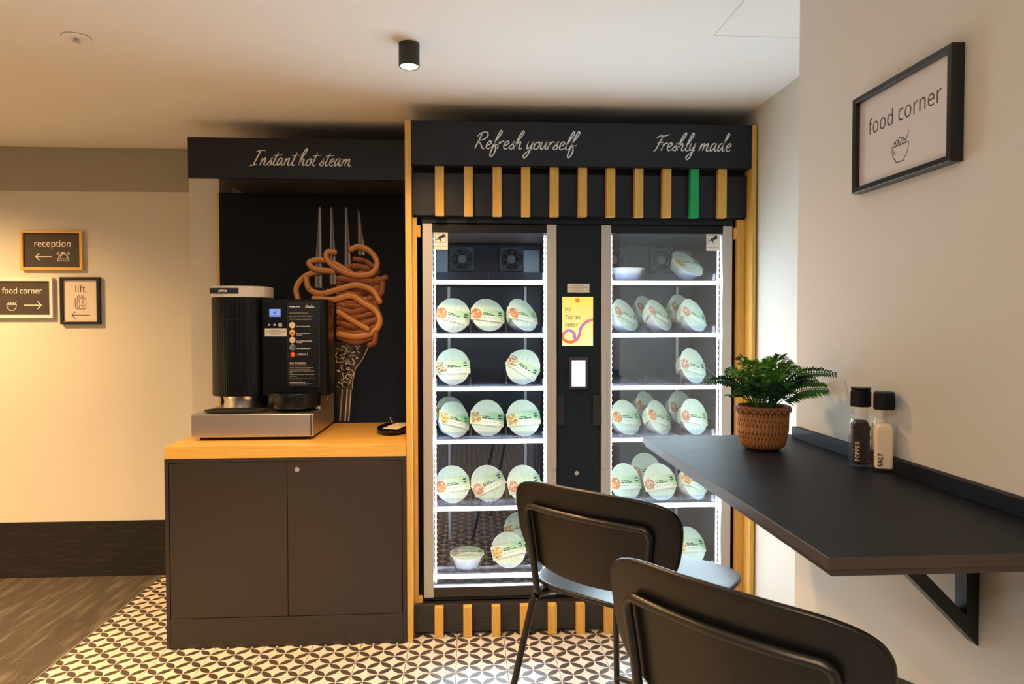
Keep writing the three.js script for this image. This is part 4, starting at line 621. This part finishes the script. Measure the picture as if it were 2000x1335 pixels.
// ---------------------------------------------------------------- fern in a woven pot
const fern = thing('potted_fern', 'green fern in a woven brown pot on the bar table', 'plant', [0.7345, TH + 0.0003, -1.735]);
{ const n = 300, m = 60, H = 0.108, prof = (t) => 0.047 + 0.0125 * Math.min(1, t * 2.2) ** 0.6 + 0.002 * t - (t < 0.12 ? 0.014 * (1 - t / 0.12) ** 2 : 0), pos = [], uv = [], col = [], idx = [];
  for (let k = 0; k <= m; k++) for (let i = 0; i <= n; i++) { const t = k / m, a = i / n * Math.PI * 2, dia = Math.sin(a * 42 + t * 15 + Math.sin(t * 19) * 1.3), dib = Math.sin(a * 42 - t * 30), w = Math.max(dia, dib * 0.8) * 0.0011, r = prof(t) + w; pos.push(r * Math.cos(a), t * H, r * Math.sin(a));
    const q = 0.55 + 0.45 * Math.max(dia, dib) , e = nA(i * 0.4, k * 0.9) * 0.5 + 0.6; col.push(0.47 * q * e, 0.185 * q * e, 0.052 * q * e); uv.push(i / n, t); }
  for (let k = 0; k < m; k++) for (let i = 0; i < n; i++) { const a = k * (n + 1) + i, b = a + n + 1; idx.push(a, b, a + 1, a + 1, b, b + 1); }
  const g = new THREE.BufferGeometry(); g.setAttribute('position', new THREE.Float32BufferAttribute(pos, 3)); g.setAttribute('color', new THREE.Float32BufferAttribute(col, 3)); g.setAttribute('uv', new THREE.Float32BufferAttribute(uv, 2)); g.setIndex(idx); g.computeVertexNormals();
  const pot = part('pot', g, std({ vertexColors: true, roughness: 0.62, side: THREE.DoubleSide }), fern, 'woven brown pot');
  part('rim', lathe([[0.0590, H - 0.016], [0.0645, H - 0.015], [0.0660, H - 0.004], [0.0655, H + 0.001], [0.0605, H + 0.002], [0.0590, H - 0.004]], 60), std({ color: new THREE.Color().setRGB(0.20, 0.075, 0.026), roughness: 0.6 }), pot);
  const zz = []; for (let i = 0; i <= 44; i++) { const a = i / 44 * Math.PI * 2; zz.push([0.0672 * Math.cos(a), H - 0.0075 + (i % 2 ? 0.0052 : -0.0052), 0.0672 * Math.sin(a)]); } part('zigzag_braid', tube(zz, 0.0011, 220, 5), std({ color: new THREE.Color().setRGB(0.46, 0.24, 0.10), roughness: 0.6 }), pot);
  part('soil', cyl(0.057, 0.057, 0.006, 40, 0, H - 0.016, 0), std({ color: new THREE.Color().setRGB(0.018, 0.012, 0.008), roughness: 1 }), fern);
  part('base_disc', cyl(0.034, 0.034, 0.002, 40, 0, 0.001, 0), M.deep, pot);
  const leafMats = ['0.020,0.100,0.022', '0.042,0.165,0.018', '0.012,0.070,0.022', '0.115,0.270,0.022'].map((s) => phys({ color: new THREE.Color().setRGB(...s.split(',').map(Number)), roughness: 0.55, side: THREE.DoubleSide, specularIntensity: 0.5 }));
  function frond(az, len, rise, droop, mat, wid = 0.021, roll = rr(-0.6, 0.6)) {
    const start = new THREE.Vector3(0.02 * Math.cos(az), H - 0.012, 0.02 * Math.sin(az)), dir = new THREE.Vector3(Math.cos(az), 0, Math.sin(az));
    const P = []; for (let k = 0; k <= 4; k++) { const t = k / 4; P.push(start.clone().addScaledVector(dir, len * (t * 0.9 + 0.1 * t * t)).add(new THREE.Vector3(0, rise * Math.sin(Math.min(1, t * droop) * Math.PI * 0.62), 0))); }
    const c = new THREE.CatmullRomCurve3(P), gs = [plain(new THREE.TubeGeometry(c, 16, 0.0011, 5))], N = Math.max(12, Math.round(len * 150));
    for (let i = 2; i < N; i++) { const t = 0.14 + 0.86 * i / N, p = c.getPoint(t), tg = c.getTangent(t), side = new THREE.Vector3().crossVectors(tg, new THREE.Vector3(0, 1, 0)).normalize().applyAxisAngle(tg, roll), up = new THREE.Vector3().crossVectors(side, tg).normalize();
      const L = wid * (0.35 + 0.65 * Math.sin(Math.PI * Math.min(1, 0.25 + 0.75 * (1 - t)) )) * (1.25 - t * 0.85), hw = L * 0.125 + 0.0009;
      for (const s of [-1, 1]) { const d = side.clone().multiplyScalar(s).addScaledVector(tg, 0.55).addScaledVector(up, rr(0.05, 0.4)).normalize(), across = new THREE.Vector3().crossVectors(d, up).normalize(), a = p.clone(), mid1 = p.clone().addScaledVector(d, L * 0.45).addScaledVector(across, hw), mid2 = p.clone().addScaledVector(d, L * 0.45).addScaledVector(across, -hw), tip = p.clone().addScaledVector(d, L).add(new THREE.Vector3(0, -L * rr(0.05, 0.25), 0)), fold = p.clone().addScaledVector(d, L * 0.5).addScaledVector(up, -hw * 0.5);
        const q = []; for (const tri of [[a, mid1, fold], [a, fold, mid2], [mid1, tip, fold], [fold, tip, mid2]]) for (const v of tri) q.push(v.x, v.y, v.z);
        const g = new THREE.BufferGeometry(); g.setAttribute('position', new THREE.Float32BufferAttribute(q, 3)); g.setAttribute('uv', new THREE.Float32BufferAttribute(new Float32Array(24), 2)); g.computeVertexNormals(); gs.push(g); } }
    part('frond', mergeGeometries(gs), mat, fern);
  }
  for (let i = 0; i < 40; i++) { const az = i * 2.399 + rr(-0.2, 0.2), inner = i % 3; frond(az, [0.050, 0.085, 0.108][inner] * rr(0.85, 1.1), [0.128, 0.105, 0.078][inner] * rr(0.85, 1.1), rr(0.95, 1.25), leafMats[inner === 0 ? (i % 2 ? 3 : 1) : i % 3], 0.034); }
  for (let i = 0; i < 16; i++) frond(i * 2.399 + 1, rr(0.05, 0.075), rr(0.035, 0.06), 1.2, leafMats[i % 3], 0.026);
  frond(-0.08, 0.185, 0.055, 1.25, leafMats[1], 0.040, 1.0); frond(0.35, 0.15, 0.10, 1.2, leafMats[2], 0.030, 0.9); frond(Math.PI + 0.2, 0.125, 0.075, 1.15, leafMats[0], 0.028, -0.8); frond(2.6, 0.11, 0.10, 1.05, leafMats[3], 0.028, -0.7); frond(-0.55, 0.14, 0.11, 1.1, leafMats[0], 0.030, 0.7);
}

// ---------------------------------------------------------------- salt and pepper grinders
function grinder(name, label, x, z, turn, fillMat, word, ink, flat) {
  const o = thing(name, label, 'grinder', [x, TH + 0.0003, z], turn, 'salt and pepper grinders'), a = 0.0225, gl = new THREE.Shape();
  const sq = (r, k) => { const s = new THREE.Shape(); s.moveTo(-r + k, -r); s.lineTo(r - k, -r); s.quadraticCurveTo(r, -r, r, -r + k); s.lineTo(r, r - k); s.quadraticCurveTo(r, r, r - k, r); s.lineTo(-r + k, r); s.quadraticCurveTo(-r, r, -r, r - k); s.lineTo(-r, -r + k); s.quadraticCurveTo(-r, -r, -r + k, -r); return s; };
  // glass: square body that narrows to a round neck
  const ring = (r, sqr, y, n = 48) => { const q = []; for (let i = 0; i <= n; i++) { const t = i / n * Math.PI * 2, c = Math.cos(t), s = Math.sin(t), k = 2 + sqr * 5, d = (Math.abs(c) ** k + Math.abs(s) ** k) ** (-1 / k); q.push([r * c * d, y, r * s * d]); } return q; };
  const loft = (rings) => { const pos = [], idx = [], n = rings[0].length; rings.forEach((R) => R.forEach((p) => pos.push(...p))); for (let k = 0; k + 1 < rings.length; k++) for (let i = 0; i + 1 < n; i++) { const A = k * n + i, B = A + n; idx.push(A, B, A + 1, A + 1, B, B + 1); } const g = new THREE.BufferGeometry(); g.setAttribute('position', new THREE.Float32BufferAttribute(pos, 3)); g.setIndex(idx); g.computeVertexNormals(); g.setAttribute('uv', new THREE.Float32BufferAttribute(new Float32Array(pos.length / 3 * 2), 2)); return g; };
  part('glass_jar', loft([ring(0.001, 1, 0.0005), ring(a - 0.003, 1, 0.0005), ring(a, 1, 0.004), ring(a, 1, 0.094), ring(a - 0.002, 0.9, 0.100), ring(0.0178, 0.25, 0.107), ring(0.0168, 0, 0.112), ring(0.0168, 0, 0.134)]), M.jar, o);
  part('filling', loft([ring(0.001, 1, 0.006), ring(a - 0.0065, 1, 0.006), ring(a - 0.0052, 1, 0.009), ring(a - 0.0052, 1, 0.088), ring(a - 0.0075, 0.9, 0.095), ring(0.0125, 0.2, 0.1005), ring(0.001, 0, 0.1015)]), fillMat, o);
  const cap = []; for (let i = 0; i < 36; i++) { const t = i / 36 * Math.PI * 2; cap.push(cyl(0.0011, 0.0011, 0.032, 5, 0.0198 * Math.cos(t), 0.148, 0.0198 * Math.sin(t))); }
  const c = part('cap', [lathe([[0, 0.131], [0.0192, 0.131], [0.0200, 0.133], [0.0200, 0.166], [0.0190, 0.1690], [0, 0.1700]], 44), ...cap], M.black, o); if (flat) part('cap_lid', cyl(0.0208, 0.0202, 0.004, 40, 0, 0.171, 0), M.black, c);
  const tx = drawn(64, 256, (k, W, H) => { k.clearRect(0, 0, W, H); k.save(); k.translate(46, H - 8); k.rotate(-Math.PI / 2); k.fillStyle = ink; k.font = 'bold 62px sans-serif'; k.fillText(word, 0, 6, H - 16); k.restore(); });
  part('word', plane(0.0135, 0.052, -0.0085, 0.037, a + 0.0004), std({ map: tx, transparent: true, alphaTest: 0.4, roughness: 0.6 }), o, 'upright word ' + word);
  return o;
}
const saltMat = std({ map: data(256, 256, () => { const k = rnd(); return k > 0.93 ? [214, 160, 130] : [222 + k * 26, 196 + k * 26, 160 + k * 30]; }), roughness: 0.9, bumpMap: data(128, 128, () => rnd() * 255, false), bumpScale: 0.001 });
const corns = (() => { const b = new THREE.IcosahedronGeometry(0.0027, 1); return b; })();
const pepMat = std({ color: new THREE.Color().setRGB(0.020, 0.010, 0.008), roughness: 0.8 });
grinder('salt_grinder', 'glass salt grinder with black cap and pale crystals on the bar table', 0.8815, -1.458, -0.42, saltMat, 'SALT', '#14120f', false);
const pg = grinder('pepper_grinder', 'glass pepper grinder with dark peppercorns behind the salt grinder', 0.8625, -1.515, -0.38, pepMat, 'PEPPER', '#d8c6a4', true);
{ const mats = ['0.016,0.007,0.005', '0.060,0.012,0.009', '0.008,0.005,0.004', '0.16,0.08,0.03'].map((s) => std({ color: new THREE.Color().setRGB(...s.split(',').map(Number)), roughness: 0.7 })), G = mats.map(() => []);
  for (let i = 0; i < 620; i++) { const f = Math.floor(rnd() * 4), u = rr(-0.0155, 0.0155), y = rr(0.0095, 0.0895), w = 0.0152, p = [[u, y, w], [u, y, -w], [w, y, u], [-w, y, u]][f], k = rnd() < 0.05 ? 3 : Math.floor(rnd() * 3); G[k].push(corns.clone().translate(...p)); }
  G.forEach((g, k) => { const m = part('peppercorns', g, mats[k], pg); m.userData.kind = 'stuff'; }); }

// ---------------------------------------------------------------- ceiling fittings, seen and added
const spr = thing('ceiling_sprinkler', 'white round sprinkler rosette with a metal nozzle in the ceiling', 'sprinkler', [-1.262, CEIL, -2.397]);
part('rosette', lathe([[0, -0.004], [0.030, -0.004], [0.041, -0.003], [0.0435, 0], [0, 0]], 48), M.white, spr);
part('nozzle', [cyl(0.009, 0.007, 0.010, 20, 0, -0.008, 0), cyl(0.0125, 0.0125, 0.0015, 20, 0, -0.0145, 0)], M.zinc, spr);
DOWNLIGHTS.forEach(([x, z, cd, cone, pen, seen], i) => {
  if (seen) {
    const o = thing('ceiling_spotlight', 'small black cylinder spotlight glowing warm on the ceiling', 'spotlight', [x, CEIL, z]);
    part('housing', lathe([[0.0, 0], [0.0335, 0], [0.0345, -0.001], [0.0345, -0.074], [0.0335, -0.0755], [0.0315, -0.0755], [0.0310, -0.073], [0.0310, -0.060], [0, -0.060]], 56), std({ color: new THREE.Color().setRGB(0.02, 0.018, 0.018), roughness: 0.45 }), o);
    part('lamp_glow', lathe([[0, -0.0785], [0.016, -0.078], [0.027, -0.0755], [0.0302, -0.071], [0.0302, -0.0635], [0, -0.0635]], 40), M.warmGlow, o);
    const L = new THREE.SpotLight(WARM, cd, 0, cone, pen, 2); L.name = 'spot_light'; L.position.set(0, -0.085, 0); L.target.position.set(0, -2.2, 0); L.castShadow = true; L.shadow.radius = 2.5; o.add(L, L.target);
  } else {  // fittings outside the view, added for their warm light
    const o = thing('unseen_downlight', ['', 'unseen recessed warm downlight near the left end of the back wall', 'unseen recessed warm downlight over the tiles in front of the base cabinet', 'added recessed warm downlight just above the viewer', 'added recessed warm downlight behind the viewer on the right', 'added recessed warm downlight over the carpet left of the viewer'][i], 'downlight', [x, CEIL, z]);
    part('trim_ring', lathe([[0.030, -0.001], [0.046, -0.002], [0.048, 0], [0.030, 0]], 40), M.white, o);
    part('lamp_glow', cyl(0.0295, 0.0295, 0.001, 32, 0, -0.0008, 0), M.warmGlow, o);
    const L = new THREE.SpotLight(WARM, cd, 0, cone, pen, 2); L.name = 'spot_light'; L.position.set(0, -0.006, 0); L.target.position.set(0, -2.2, 0); L.castShadow = true; L.shadow.radius = 2.5; o.add(L, L.target);
  }
});

{ const o = thing('added_fill_panel', 'added square soft white fill panel on the ceiling behind the viewer', 'fill light', [-1.1, CEIL, 1.0]);  // added for soft neutral fill, no such panel is known here
  part('frame', box(-0.62, 0.62, -0.012, 0, -0.62, 0.62, 0.002), M.white, o); part('lamp_glow', box(-0.6, 0.6, -0.0135, -0.0122, -0.6, 0.6, 0), M.softGlow, o);
  const L = new THREE.RectAreaLight(SOFT, FILL_PANEL, 1.2, 1.2); L.name = 'panel_fill_light'; L.position.y = -0.015; L.rotation.x = -Math.PI / 2; o.add(L); }

shade(scene);
renderer.render(scene, camera);
